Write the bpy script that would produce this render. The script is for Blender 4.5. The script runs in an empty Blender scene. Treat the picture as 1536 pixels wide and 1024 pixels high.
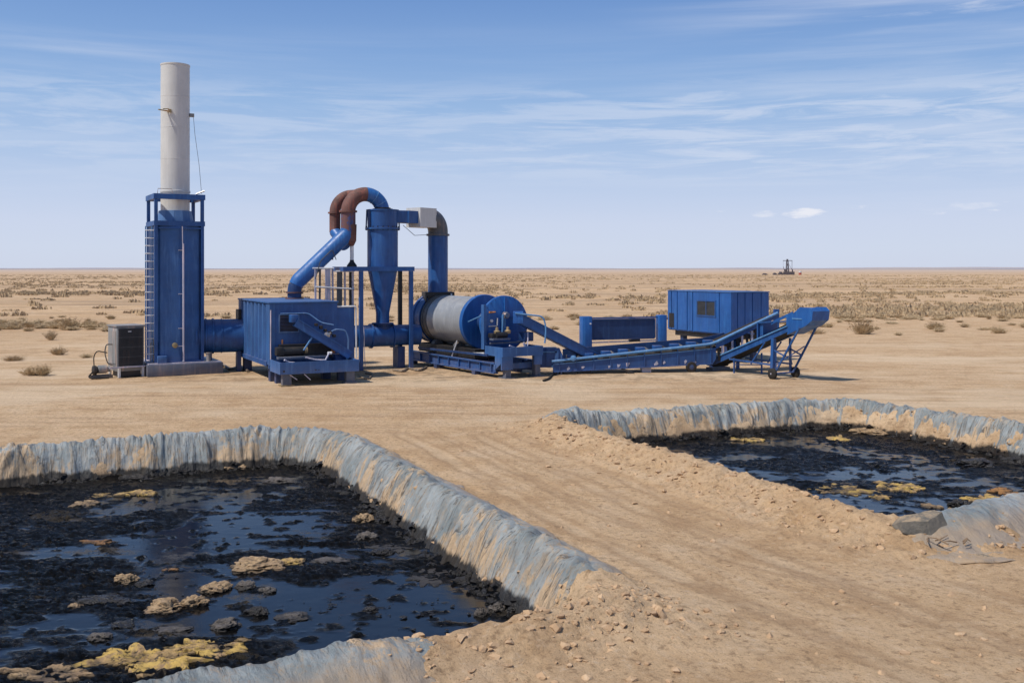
import bpy, bmesh, math, random
import numpy as np
from mathutils import Vector, Matrix, noise as mnoise

random.seed(7)
rng = np.random.default_rng(7)
R = math.radians
scn = bpy.context.scene
COL = scn.collection

CAM_H = 4.0
F = 1493.0          # focal length of the photo in its own pixels
def gp(u, v, z=0.0):
    """a point of the photo on the level z -> place on the site (metres)"""
    y = (CAM_H - z) * F / (v - 403.0)
    return ((u - 768.0) / F * y, y, z)
def at(u, v, y):
    return Vector(((u - 768.0) / F * y, y, CAM_H - (v - 403.0) * y / F))

# ------------------------------------------------------------------ numpy noise
def _grad(ix, iy, s):
    n = (ix * 374761393 + iy * 668265263 + s * 144269504) & 0xffffffff
    n = ((n ^ (n >> 13)) * 1274126177) & 0xffffffff
    n = n ^ (n >> 16)
    a = (n & 0xffff) / 65536.0 * 2 * np.pi
    return np.cos(a), np.sin(a)
def perlin(x, y, s=0):
    x = np.asarray(x, float); y = np.asarray(y, float)
    x0 = np.floor(x).astype(np.int64); y0 = np.floor(y).astype(np.int64)
    fx = x - x0; fy = y - y0
    u = fx * fx * fx * (fx * (fx * 6 - 15) + 10); v = fy * fy * fy * (fy * (fy * 6 - 15) + 10)
    def dt(ix, iy, dx, dy):
        gx, gy = _grad(ix, iy, s); return gx * dx + gy * dy
    a = dt(x0, y0, fx, fy); b = dt(x0 + 1, y0, fx - 1, fy)
    c = dt(x0, y0 + 1, fx, fy - 1); d = dt(x0 + 1, y0 + 1, fx - 1, fy - 1)
    return ((a + (b - a) * u) + ((c + (d - c) * u) - (a + (b - a) * u)) * v) * 1.5
def fbm(x, y, o=4, s=0, g=.5):
    t = 0; a = 1.0; n = 0
    for i in range(o):
        t = t + a * perlin(np.asarray(x) * 2 ** i, np.asarray(y) * 2 ** i, s + i * 17); n += a; a *= g
    return t / n
def ridged(x, y, o=4, s=0, g=.5):
    t = 0; a = 1.0; n = 0
    for i in range(o):
        t = t + a * (1 - np.abs(perlin(np.asarray(x) * 2 ** i, np.asarray(y) * 2 ** i, s + i * 17)) * 1.6); n += a; a *= g
    return t / n
def sstep(a, b, x):
    t = np.clip((np.asarray(x, float) - a) / (b - a), 0, 1); return t * t * (3 - 2 * t)

# ------------------------------------------------------------------ materials
def srgb(r, g, b):
    f = lambda c: (c / 255 / 12.92) if c / 255 <= .04045 else ((c / 255 + .055) / 1.055) ** 2.4
    return (f(r), f(g), f(b), 1)
def c4(c): return (c[0], c[1], c[2], 1)
class NT:
    def __init__(s, nt): s.nt = nt
    def n(s, typ, ins=None, **kw):
        nd = s.nt.nodes.new(typ)
        for k, v in kw.items(): setattr(nd, k, v)
        if ins:
            for k, v in ins.items():
                if isinstance(v, bpy.types.NodeSocket): s.nt.links.new(v, nd.inputs[k])
                else: nd.inputs[k].default_value = v
        return nd
    def noise(s, vec, scale, detail=4, rough=.55, dist=0):
        return s.n('ShaderNodeTexNoise', {'Vector': vec, 'Scale': scale, 'Detail': detail, 'Roughness': rough, 'Distortion': dist}).outputs['Fac']
    def map(s, vec, scale=(1, 1, 1), rot=(0, 0, 0), loc=(0, 0, 0)):
        return s.n('ShaderNodeMapping', {'Vector': vec, 'Scale': scale, 'Rotation': rot, 'Location': loc}).outputs[0]
    def rng(s, v, a, b, c=0., d=1., smooth=True):
        nd = s.n('ShaderNodeMapRange', {0: v, 1: a, 2: b, 3: c, 4: d})
        nd.interpolation_type = 'SMOOTHSTEP' if smooth else 'LINEAR'; nd.clamp = True
        return nd.outputs[0]
    def mix(s, f, a, b, bt='MIX'):
        nd = s.n('ShaderNodeMix', None, data_type='RGBA', blend_type=bt)
        for idx, v in ((0, f), (6, a), (7, b)):
            if isinstance(v, bpy.types.NodeSocket): s.nt.links.new(v, nd.inputs[idx])
            else: nd.inputs[idx].default_value = v if idx == 0 else c4(v)
        return nd.outputs[2]
    def m(s, op, a, b=0., c=None):
        ins = {0: a, 1: b}
        if c is not None: ins[2] = c
        return s.n('ShaderNodeMath', ins, operation=op).outputs[0]
    def bump(s, h, strength, dist=.02, normal=None):
        ins = {'Height': h, 'Strength': strength, 'Distance': dist}
        if normal: ins['Normal'] = normal
        return s.n('ShaderNodeBump', ins).outputs[0]
def new_mat(name):
    m = bpy.data.materials.new(name); m.use_nodes = True
    t = NT(m.node_tree); b = m.node_tree.nodes['Principled BSDF']
    return m, t, b
def lk(t, a, b): t.nt.links.new(a, b)

DUST = (.40, .28, .17)
def paint(name, col, rough=.42, var=.3, dust=.22, metal=0., top=.35, chips=0., chipcol=(.12, .05, .03), fade=(2.2, 1.5, 1.2)):
    m, t, b = new_mat(name)
    tc = t.n('ShaderNodeTexCoord'); o = tc.outputs['Object']
    n1 = t.noise(o, 1.3, 5, .6); n2 = t.noise(t.map(o, (5, 5, .5)), 1.6, 5, .65)
    dark = tuple(c * (1 - var) for c in col); light = tuple(min(1, c * f) for c, f in zip(col, fade))
    c = t.mix(t.rng(n1, .3, .7), dark, col)
    c = t.mix(t.m('MULTIPLY', t.rng(n2, .48, .72), .75), c, light)
    if chips > 0:
        n4 = t.noise(o, 3.2, 8, .7)
        c = t.mix(t.m('MULTIPLY', t.rng(n4, .72 - chips * .25, .8 - chips * .25), .85), c, chipcol)
    sep = t.n('ShaderNodeSeparateXYZ', {0: o})
    zf = t.rng(sep.outputs[2], .9, 0.0)
    n3 = t.noise(o, 4.0, 6, .7)
    df = t.m('MULTIPLY', t.m('MULTIPLY', zf, t.rng(n3, .3, .75)), dust)
    nz = t.n('ShaderNodeSeparateXYZ', {0: t.n('ShaderNodeNewGeometry').outputs['Normal']}).outputs[2]
    tf = t.m('MULTIPLY', t.m('MULTIPLY', t.rng(nz, .55, .95), t.rng(n3, .2, .7)), top)
    c = t.mix(t.m('MAXIMUM', df, tf), c, DUST)
    lk(t, c, b.inputs['Base Color'])
    lk(t, t.rng(n3, .25, .8, rough - .06, rough + .22), b.inputs['Roughness'])
    b.inputs['Metallic'].default_value = metal
    lk(t, t.bump(t.noise(o, 3.5, 3, .5), .12, .03), b.inputs['Normal'])
    return m
M = {}
M['blue'] = paint('blue_paint', (.015, .088, .295), chips=.15, chipcol=(.10, .05, .035))
M['blue_faded'] = paint('faded_blue_paint', (.032, .118, .33), .5, .3, .4, top=.15, chips=.15, chipcol=(.12, .06, .04))
M['blue_bright'] = paint('bright_blue_paint', (.013, .105, .37), .4, .25, .25, top=.08)
M['blue_light'] = paint('pale_blue_pipe_paint', (.09, .25, .50), .4, .2, .2)
M['blue_dark'] = paint('dark_blue_paint', (.010, .045, .155), .5)
M['duct_blue'] = paint('duct_blue_paint', (.024, .132, .40), .4, .25, .15, top=.15)
M['rusty'] = paint('rusty_steel', (.165, .078, .064), .7, .45, .2, chips=.25, chipcol=(.30, .13, .07), top=.1)
M['rust_blue'] = paint('rusting_blue_paint', (.05, .085, .24), .6, .3, .2, chips=1.15, chipcol=(.17, .07, .045), top=.1)
M['cream'] = paint('cream_paint', (.60, .60, .58), .45, .12, .2, top=.2, fade=(1.08, 1.08, 1.08))
M['white'] = paint('white_paint', (.70, .71, .74), .45, .2, .3)
M['lilac'] = paint('lilac_grey_paint', (.48, .48, .58), .45, .25, .3)
M['grey'] = paint('grey_panel', (.25, .26, .265), .5, .2, .12, top=.15)
M['drum_grey'] = paint('galvanised_drum', (.36, .375, .39), .38, .16, .25, metal=.25, top=.1, fade=(1.25, 1.25, 1.25))
M['band_grey'] = paint('dark_grey_steel', (.075, .085, .095), .5, .3, .3)
M['elbow_grey'] = paint('grey_duct_paint', (.11, .12, .135), .5, .25, .1, top=.1)
M['skid_grey'] = paint('slate_steel', (.10, .125, .18), .55, .25, .25, top=.12)
M['black'] = paint('black_steel', (.014, .015, .018), .5, .3, .1, top=.05)
M['rubber'] = paint('black_rubber', (.012, .012, .012), .75, .3, .08, top=.05)
M['blue_pale'] = paint('pale_blue_paint', (.085, .19, .40), .5, .2, .2, top=.1)  # faded pale blue; on the tower collar it also carries sunlit brightness
M['blue_mid'] = paint('mid_blue_paint', (.014, .075, .25), .45, .3, .08)  # slightly darker blue of the conveyor's near side plate
M['steel'] = paint('bare_steel', (.42, .42, .42), .35, .3, .3, metal=.7)
M['tan_part'] = paint('dirty_brass', (.42, .33, .18), .45, .4, .3, metal=.3)
M['orange'] = paint('orange_part', (.55, .22, .06), .5, .2, .2)
M['hose'] = paint('grey_hose', (.10, .10, .10), .6, .3, .8)
M['panel_black'] = paint('dark_louvre_panel', (.03, .033, .038), .55, .25, .1, top=.05)
M['far_grey'] = paint('far_rig_steel', (.11, .11, .14), .7, .2, 0)
M['far_dark'] = paint('far_dark_steel', (.10, .09, .10), .7, .2, 0)
M['red'] = paint('red_paint', (.42, .09, .06), .6, .2, 0)

# ------------------------------------------------------------------ mesh builder
EACH = {'rung', 'clip', 'rim_strip', 'hand_rail', 'worn_patch', 'gusset', 'bracket', 'return_roller', 'fitting', 'lever', 'strap', 'weld_ring', 'stiffener', 'support_leg', 'prop_leg', 'cross_beam', 'bearing', 'lug', 'seam', 'bolt', 'stain', 'tie_bar', 'hose', 'front_leg', 'diagonal_brace', 'brace'}
class MB:
    def __init__(s): s.v = []; s.f = []
    def add(s, vs, fs):
        o = len(s.v); s.v += [tuple(p) for p in vs]; s.f += [tuple(i + o for i in f) for f in fs]; return s
    def box(s, x0, x1, y0, y1, z0, z1, bev=0.0):
        if bev <= 0:
            return s.add([(x0, y0, z0), (x1, y0, z0), (x1, y1, z0), (x0, y1, z0), (x0, y0, z1), (x1, y0, z1), (x1, y1, z1), (x0, y1, z1)],
                         [(0, 3, 2, 1), (4, 5, 6, 7), (0, 1, 5, 4), (1, 2, 6, 5), (2, 3, 7, 6), (3, 0, 4, 7)])
        bm = bmesh.new()
        bmesh.ops.create_cube(bm, size=1, matrix=Matrix.Translation(((x0 + x1) / 2, (y0 + y1) / 2, (z0 + z1) / 2)) @ Matrix.Diagonal((x1 - x0, y1 - y0, z1 - z0, 1)))
        bmesh.ops.bevel(bm, geom=bm.edges[:], offset=bev, segments=2, profile=.5, affect='EDGES')
        return s.bm(bm)
    def bm(s, bm, mx=None):
        bm.verts.index_update()
        vs = [(mx @ v.co if mx else v.co.copy()) for v in bm.verts]
        fs = [[v.index for v in f.verts] for f in bm.faces]
        bm.free(); return s.add(vs, fs)
    def bar(s, p, q, w=.08, h=None, up=(0, 0, 1)):
        h = h or w; p = Vector(p); q = Vector(q); d = (q - p).normalized(); up = Vector(up)
        if abs(d.dot(up)) > .98: up = Vector((0, 1, 0))
        a = d.cross(up).normalized() * w / 2; b = a.cross(d).normalized() * h / 2
        vs = [p - a - b, p + a - b, p + a + b, p - a + b, q - a - b, q + a - b, q + a + b, q - a + b]
        return s.add(vs, [(0, 3, 2, 1), (4, 5, 6, 7), (0, 1, 5, 4), (1, 2, 6, 5), (2, 3, 7, 6), (3, 0, 4, 7)])
    def tube(s, pts, r, n=12, cap=True):
        pts = [Vector(p) for p in pts]; k = len(pts)
        rs = r if isinstance(r, (list, tuple)) else [r] * k
        tg = []
        for i in range(k):
            d = (pts[min(i + 1, k - 1)] - pts[max(i - 1, 0)])
            tg.append(d.normalized())
        a = tg[0].orthogonal().normalized(); vs = []; fs = []
        for i in range(k):
            a = (a - tg[i] * a.dot(tg[i])).normalized(); b = tg[i].cross(a)
            for j in range(n):
                t = 2 * math.pi * j / n; vs.append(pts[i] + (a * math.cos(t) + b * math.sin(t)) * rs[i])
        for i in range(k - 1):
            for j in range(n):
                j2 = (j + 1) % n; fs.append((i * n + j, i * n + j2, (i + 1) * n + j2, (i + 1) * n + j))
        if cap: fs.append(tuple(reversed(range(n)))); fs.append(tuple((k - 1) * n + j for j in range(n)))
        return s.add(vs, fs)
    def cyl(s, p, q, r, n=24, r2=None, cap=True): return s.tube([p, q], [r, r if r2 is None else r2], n, cap)
    def rings(s, p, q, prof, n=40):
        """lathe: prof is a list of (distance along p->q, radius)"""
        p = Vector(p); d = (Vector(q) - p).normalized()
        a = d.orthogonal().normalized(); b = d.cross(a); vs = []; fs = []
        for (t, r) in prof:
            for j in range(n):
                g = 2 * math.pi * j / n; vs.append(p + d * t + (a * math.cos(g) + b * math.sin(g)) * r)
        for i in range(len(prof) - 1):
            for j in range(n):
                j2 = (j + 1) % n; fs.append((i * n + j, i * n + j2, (i + 1) * n + j2, (i + 1) * n + j))
        fs.append(tuple(reversed(range(n)))); fs.append(tuple((len(prof) - 1) * n + j for j in range(n)))
        return s.add(vs, fs)
    def prism(s, poly, off):
        """poly: list of 3D points (planar), extruded by vector off"""
        poly = [Vector(p) for p in poly]; off = Vector(off); n = len(poly)
        vs = poly + [p + off for p in poly]
        fs = [tuple(range(n)), tuple(reversed(range(n, 2 * n)))] + [((i + 1) % n, i, i + n, (i + 1) % n + n) for i in range(n)]
        o = len(s.v); s.add(vs, fs); return s
    def islands(s):
        par = list(range(len(s.v)))
        def fd(i):
            while par[i] != i: par[i] = par[par[i]]; i = par[i]
            return i
        for f in s.f:
            for i in f[1:]: par[fd(i)] = fd(f[0])
        gr = {}
        for f in s.f: gr.setdefault(fd(f[0]), []).append(f)
        out = []
        for fl in gr.values():
            ids = sorted({i for f in fl for i in f}); mp = {j: k for k, j in enumerate(ids)}
            q = MB(); q.v = [s.v[i] for i in ids]; q.f = [tuple(mp[i] for i in f) for f in fl]; out.append(q)
        return out
    def build(s, name, mat, parent=None, loc=(0, 0, 0), rotz=0, sharp=35, **tags):
        if name in EACH and parent is not None:
            o = None
            for q in s.islands(): o = q.build1(name, mat, parent, loc, rotz, sharp, **tags)
            return o
        return s.build1(name, mat, parent, loc, rotz, sharp, **tags)
    def build1(s, name, mat, parent=None, loc=(0, 0, 0), rotz=0, sharp=35, **tags):
        me = bpy.data.meshes.new(name); me.from_pydata(s.v, [], s.f)
        bm = bmesh.new(); bm.from_mesh(me); bmesh.ops.recalc_face_normals(bm, faces=bm.faces[:]); bm.to_mesh(me); bm.free()
        me.polygons.foreach_set('use_smooth', [True] * len(me.polygons)); me.set_sharp_from_angle(angle=R(sharp))
        me.materials.append(M[mat] if isinstance(mat, str) else mat)
        o = bpy.data.objects.new(name, me); COL.objects.link(o)
        if parent: o.parent = parent
        o.location = loc; o.rotation_euler = (0, 0, rotz)
        for k, v in tags.items(): o[k] = v
        return o
def B(): return MB()
def fillet(pts, r, n=8):
    pts = [Vector(p) for p in pts]; out = [pts[0]]
    for i in range(1, len(pts) - 1):
        p = pts[i]; a = (pts[i - 1] - p); b = (pts[i + 1] - p); la, lb = a.length, b.length
        k = min(r, la * .49, lb * .49); p0 = p + a / la * k; p1 = p + b / lb * k
        for j in range(n + 1):
            t = j / n; out.append(p0 * (1 - t) ** 2 + p * 2 * t * (1 - t) + p1 * t * t)
    out.append(pts[-1]); return out
def thing(name, label, cat, loc=(0, 0, 0), rotz=0, group=None):
    o = bpy.data.objects.new(name, None); COL.objects.link(o); o.empty_display_size = .3
    o.location = loc; o.rotation_euler = (0, 0, rotz); o['label'] = label; o['category'] = cat
    if group: o['group'] = group
    return o
def tag(o, label, cat, group=None):
    o['label'] = label; o['category'] = cat
    if group: o['group'] = group
    return o
def grid_obj(name, X, Y, Z, mat, cyc=False, attrs=None, uv=None):
    h, w = X.shape
    me = bpy.data.meshes.new(name)
    co = np.stack([X, Y, Z], -1).reshape(-1, 3).astype(np.float32)
    i = np.arange(h * w).reshape(h, w)
    q = np.stack([i[:-1, :-1], i[:-1, 1:], i[1:, 1:], i[1:, :-1]], -1).reshape(-1, 4)
    me.vertices.add(len(co)); me.vertices.foreach_set('co', co.ravel())
    me.loops.add(q.size); me.loops.foreach_set('vertex_index', q.ravel().astype(np.int32))
    me.polygons.add(len(q)); me.polygons.foreach_set('loop_start', np.arange(0, q.size, 4, dtype=np.int32))
    me.polygons.foreach_set('loop_total', np.full(len(q), 4, np.int32))
    me.polygons.foreach_set('use_smooth', np.ones(len(q), bool))
    me.update(calc_edges=True)
    for k, a in (attrs or {}).items():
        at_ = me.attributes.new(k, 'FLOAT', 'POINT'); at_.data.foreach_set('value', a.ravel().astype(np.float32))
    if uv is not None:
        l = me.uv_layers.new(name='uv'); l.data.foreach_set('uv', uv.reshape(-1, 2)[q.ravel()].astype(np.float32).ravel())
    me.materials.append(mat)
    o = bpy.data.objects.new(name, me); COL.objects.link(o); return o

# ------------------------------------------------------------------ pits: outline and profile of the berm
class Pit:
    def __init__(s, corners, radii, seed, hb=.2):
        s.seed = seed; s.hb = hb
        pts = []
        n = len(corners); c = [np.array(p, float) for p in corners]
        for i in range(n):
            p = c[i]; a = c[i - 1] - p; b = c[(i + 1) % n] - p; la = np.linalg.norm(a); lb = np.linalg.norm(b); a /= la; b /= lb
            ang = math.acos(np.clip(a @ b, -1, 1)); k = radii[i] / math.tan(ang / 2)
            cen = p + (a + b) / np.linalg.norm(a + b) * radii[i] / math.sin(ang / 2)
            p0 = p + a * k - cen; p1 = p + b * k - cen
            a0 = math.atan2(p0[1], p0[0]); a1 = math.atan2(p1[1], p1[0]); da = (a1 - a0 + math.pi) % (2 * math.pi) - math.pi
            for j in range(17): t = a0 + da * j / 16; pts.append(cen + radii[i] * np.array([math.cos(t), math.sin(t)]))
        pts.append(pts[0]); P = np.array(pts); seg = np.linalg.norm(np.diff(P, axis=0), axis=1); L = np.concatenate([[0], np.cumsum(seg)])
        s.len = L[-1]; s.P = P; s.L = L
        s.coarse = s.sample(np.linspace(0, s.len, 200, endpoint=False))
        s.cs = np.linspace(0, s.len, 200, endpoint=False)
        s.cen = P.mean(0)
    def sample(s, t):
        t = np.mod(t, s.len); return np.stack([np.interp(t, s.L, s.P[:, 0]), np.interp(t, s.L, s.P[:, 1])], -1)
    def inward(s, t):
        e = .15; d = s.sample(t + e) - s.sample(t - e); d /= np.linalg.norm(d, axis=-1, keepdims=True)
        n = np.stack([-d[..., 1], d[..., 0]], -1)
        sg = np.sign(((s.cen - s.sample(t)) * n).sum(-1).mean()); return n * sg
    def s_of(s, x, y):
        d = np.hypot(s.P[:, 0] - x, s.P[:, 1] - y)
        tt = np.linspace(0, s.len, 4000); q = s.sample(tt); return tt[np.argmin(np.hypot(q[:, 0] - x, q[:, 1] - y))]
    def dist(s, x, y):
        """inward distance (positive inside) and perimeter parameter"""
        lo = s.P.min(0) - 2.2; hi = s.P.max(0) + 2.2
        nb = (x > lo[0]) & (x < hi[0]) & (y > lo[1]) & (y < hi[1])
        if not nb.all():
            D_ = np.full(x.shape, -9.0); S_ = np.zeros(x.shape)
            if nb.any(): D_[nb], S_[nb] = s.dist(x[nb], y[nb])
            return D_, S_
        A = s.coarse; Bq = np.roll(A, -1, 0); D = Bq - A; DD = (D ** 2).sum(1)
        best = np.full(x.shape, 1e9); bs = np.zeros(x.shape); ins = np.zeros(x.shape, bool)
        for i in range(len(A)):
            px = x - A[i, 0]; py = y - A[i, 1]
            t = np.clip((px * D[i, 0] + py * D[i, 1]) / DD[i], 0, 1)
            d = (px - t * D[i, 0]) ** 2 + (py - t * D[i, 1]) ** 2
            m = d < best; best = np.where(m, d, best); bs = np.where(m, s.cs[i] + t * math.sqrt(DD[i]), bs)
            y0, y1 = A[i, 1], Bq[i, 1]
            if y0 != y1:
                c = ((y0 > y) != (y1 > y)) & (x < D[i, 0] * (y - y0) / (y1 - y0) + A[i, 0]); ins ^= c
        d = np.sqrt(best); return np.where(ins, d, -d), bs
    def prof(s, d, x, y):
        n = fbm(x * .9, y * .9, 3, s.seed); n2 = fbm(x * 2.6, y * 2.6, 3, s.seed + 5)
        hb = s.hb * (1 + .45 * n)
        dd = d + sstep(-.1, .3, d) * (.16 * n + .13 * n2)
        up = sstep(-.9, -.05, d) * hb
        dn = -sstep(0.02, .92, dd) * (hb + .95)
        return up + dn
PL = Pit([(-4.44, 23.7), (1.41, 11.45), (-9.2, 5.9), (-16.3, 18.5)], [1.7, 1.15, 1.6, 1.6], 3, .21)
PR = Pit([(.8, 25.1), (5.7, 14.15), (14.2, 20.0), (9.6, 28.9)], [1.1, 1.2, 1.6, 1.8], 11, .2)
SLUDGE_Z = -.5

def tracks(x, y):
    """wheel tracks: between the pits and along the front of the plant"""
    q = x * .898 + y * .44; al = -x * .44 + y * .898
    t = np.zeros(x.shape)
    for c, w, k in ((7.95, .20, 1), (9.55, .20, 1), (8.75, .16, .6), (10.3, .16, .6)):
        e = q + .45 * perlin(al * .11, al * 0 + c * .0, 91) + .05 * perlin(al * .9, q * .5, 92) - c - sstep(17, 8, y) * (.8 if k < 1 else -.3)
        t = np.maximum(t, k * np.exp(-(e / w) ** 2) * sstep(27, 23, y))
    for c, w, k in ((27.6 + 4.2, .24, .9), (29.1 + 4.4, .24, .9), (30.6, .2, .6), (32.2, .2, .6)):
        e = y + .9 * perlin(x * .06, x * 0 + k, 93) - c + x * .05
        t = np.maximum(t, k * np.exp(-(e / w) ** 2))
    return t * (.55 + .9 * fbm(x * .5, y * .5, 3, 94))
def terrain(x, y):
    """height of the ground at x, y (arrays)"""
    h = .035 * fbm(x * .25, y * .25, 3, 40) + .018 * fbm(x * 1.3, y * 1.3, 3, 41)
    far = sstep(45, 140, np.hypot(x, y)); h = h * (1 - far * .3) + far * .16 * fbm(x * .05, y * .03, 3, 43)
    h = h - sstep(1500, 9000, np.hypot(x, y)) * .5
    near = (x > -19) & (x < 17) & (y > 4) & (y < 33)
    xs, ys = x[near], y[near]; hh = h[near]
    rough = np.zeros(xs.shape); z = np.zeros(xs.shape)
    hh = hh - .028 * tracks(xs, ys)
    # softer ruts
    q = (xs * .898 + ys * .44); al = (-xs * .44 + ys * .898)
    hh = hh + .010 * fbm(q * 1.9, al * .35, 4, 61) * sstep(27, 22, ys)
    hh = hh + .014 * fbm(xs * .15, ys * 2.0, 3, 62) * sstep(24, 28, ys)
    for P in (PL, PR):
        d, s = P.dist(xs, ys)
        m = d > -1.6
        z[m] += P.prof(d[m], xs[m], ys[m])
        rough = np.maximum(rough, sstep(-1.5, -.5, d) * (1 - sstep(.9, 1.2, d)))
        if P is PR:      # heap of loose earth along the road side
            w = sstep(-1.9, -.5, d) * sstep(.5, 0, d)
            side = sstep(1.2, 0, np.abs((xs - 3.2) * .91 + (ys - 19.6) * .40) - .9) * sstep(27.5, 25.5, ys)
            z += w * side * (.10 + .12 * ridged(xs * 1.3, ys * 1.3, 3, 77) * .6)
            rough = np.maximum(rough, w * side * 1.3)
        if P is PR:
            al_ = (xs - 6.2) * .828 + (ys - 14.6) * .56; pe = -(xs - 6.2) * .56 + (ys - 14.6) * .828; mo = sstep(-.2, 1.2, al_) * sstep(14, 12, al_) * np.exp(-((pe + .25) / .55) ** 2); z += .24 * mo; rough = rough * (1 - .7 * mo)
        else:            # slumped earth at the near corner
            g = np.exp(-(((xs - 1.35) / 1.0) ** 2 + ((ys - 11.2) / .75) ** 2)); z += g * .10; rough = np.maximum(rough, g * 1.5)
    hh = hh + z + rough * (.06 * ridged(xs * 2.4, ys * 2.4, 4, 71) - .03 + .05 * fbm(xs * 6, ys * 6, 3, 72, .65))
    h[near] = hh
    return h

# ------------------------------------------------------------------ ground
def ground_material():
    m, t, b = new_mat('packed_desert_earth')
    o = t.n('ShaderNodeTexCoord').outputs['Object']; sp = t.n('ShaderNodeSeparateXYZ', {0: o}); Y = sp.outputs[1]; Z = sp.outputs[2]
    A = (.58, .385, .215); Bc = (.67, .475, .29); C = (.47, .295, .155)
    big = t.noise(o, .12, 5, .6); med = t.noise(o, .9, 6, .62); fine = t.noise(o, 9, 6, .7); vf = t.noise(o, 42, 4, .7)
    road = t.noise(t.map(t.map(o, rot=(0, 0, R(-26.2))), (2.6, .16, 1)), 1.0, 6, .65)
    strk = t.noise(t.map(o, (.16, 2.6, 1)), 1.0, 9, .78, .3)
    roadm = t.m('MULTIPLY', t.rng(Y, 25, 21), 1.0); strm = t.m('MULTIPLY', t.rng(Y, 21, 27), t.rng(Y, 120, 45))
    c = t.mix(t.rng(big, .3, .7), A, Bc)
    c = t.mix(t.m('MULTIPLY', t.rng(med, .47, .64), .7), c, C)
    c = t.mix(t.m('MULTIPLY', t.rng(med, .48, .32), .6), c, (.64, .47, .31))
    c = t.mix(t.m('MULTIPLY', t.m('MULTIPLY', t.rng(road, .47, .66), roadm), .38), c, (.43, .285, .17))
    c = t.mix(t.m('MULTIPLY', t.m('MULTIPLY', t.rng(road, .46, .3), roadm), .32), c, (.66, .50, .34))
    c = t.mix(t.m('MULTIPLY', t.m('MULTIPLY', t.rng(strk, .48, .62), strm), .7), c, (.43, .28, .165))
    c = t.mix(t.m('MULTIPLY', t.m('MULTIPLY', t.rng(strk, .47, .3), strm), .6), c, (.68, .51, .345))
    c = t.mix(t.m('MULTIPLY', t.rng(fine, .50, .68), .75), c, (.27, .17, .095))
    c = t.mix(t.m('MULTIPLY', t.rng(fine, .46, .28), .6), c, (.72, .56, .40))
    c = t.mix(t.m('MULTIPLY', t.rng(vf, .55, .70), .7), c, (.20, .12, .065))
    tr = t.n('ShaderNodeAttribute', attribute_name='track').outputs['Fac']
    c = t.mix(t.m('MULTIPLY', t.rng(tr, .2, .8), .34), c, (.70, .53, .35)); c = t.mix(t.m('MULTIPLY', t.m('MULTIPLY', t.rng(tr, .05, .22), t.rng(tr, .5, .25)), .4), c, (.36, .225, .125))
    pale = t.m('MULTIPLY', t.rng(t.noise(t.map(o, (.10, .22, 1), loc=(2, 1, 0)), 1.0, 5, .6), .45, .62), t.m('MULTIPLY', t.rng(Y, 24, 29), t.rng(Y, 60, 46)))
    c = t.mix(t.m('MULTIPLY', pale, .55), c, (.74, .58, .40))
    # plain beyond: belts of darker scrubby soil
    belt = t.noise(t.map(o, (.006, .030, 1)), 1.0, 7, .72); belt2 = t.noise(t.map(o, (.05, .22, 1)), 1.0, 6, .7)
    farm = t.rng(Y, 45, 110)
    c = t.mix(t.m('MULTIPLY', t.m('MULTIPLY', t.rng(belt, .46, .62), farm), .55), c, (.27, .185, .12))
    c = t.mix(t.m('MULTIPLY', t.m('MULTIPLY', t.rng(belt2, .50, .66), farm), .5), c, (.25, .17, .11))
    c = t.mix(t.m('MULTIPLY', t.rng(Y, 250, 2200), .75), c, (.52, .42, .36))  # distance haze painted into the colour: far ground turns paler
    # oil soaked earth under the works and at the edge of the sludge
    on = t.noise(o, 1.4, 6, .7)
    soak = t.rng(t.m('ADD', Z, t.m('MULTIPLY', on, .5)), -.02, -.12)
    c = t.mix(t.m('MULTIPLY', soak, .97), c, (.012, .010, .009))
    yard = t.m('MULTIPLY', t.m('MULTIPLY', t.rng(Y, 34.0, 36.5), t.rng(Y, 44, 41)), t.rng(on, .44, .64))
    xm = t.m('MULTIPLY', t.rng(sp.outputs[0], -15, -12), t.rng(sp.outputs[0], 11, 8))
    c = t.mix(t.m('MULTIPLY', t.m('MULTIPLY', yard, xm), .55), c, (.11, .08, .055))
    lk(t, c, b.inputs['Base Color'])
    lk(t, t.rng(soak, 0, 1, .95, .3), b.inputs['Roughness']); b.inputs['Specular IOR Level'].default_value = .25
    nb = t.bump(t.noise(o, 5, 9, .75), .8, .12); nb = t.bump(t.noise(o, 28, 6, .75), .5, .03, nb)
    nb = t.bump(t.m('ADD', t.m('MULTIPLY', road, roadm), t.m('MULTIPLY', strk, strm)), .35, .09, nb)
    lk(t, nb, b.inputs['Normal']); return m
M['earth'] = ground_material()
def axis(lo, fine, hi):
    a = [fine[0]]; st = fine[1] - fine[0]
    while a[-1] > lo: st *= 1.22; a.append(a[-1] - st)
    b = [fine[-1]]; st = fine[-1] - fine[-2]
    while b[-1] < hi: st *= 1.22; b.append(b[-1] + st)
    return np.array(a[1:][::-1] + list(fine) + b[1:])
xs = axis(-22000, np.arange(-13.5, 15.6, .062), 22000)
ysf = np.concatenate([np.arange(7.5, 17, .055), np.arange(17, 32, .085), np.arange(32, 46, .3), np.arange(46, 140, 1.4)])
ys = axis(-300, ysf, 26000)
gx, gy = np.meshgrid(xs, ys)
gz = terrain(gx.ravel(), gy.ravel()).reshape(gx.shape)
tk_ = np.where((np.abs(gx) < 40) & (gy > 0) & (gy < 60), tracks(gx, gy), 0)
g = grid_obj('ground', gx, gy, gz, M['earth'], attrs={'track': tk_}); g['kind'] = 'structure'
def hz(x, y): return float(terrain(np.array([x], float), np.array([y], float))[0])

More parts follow.
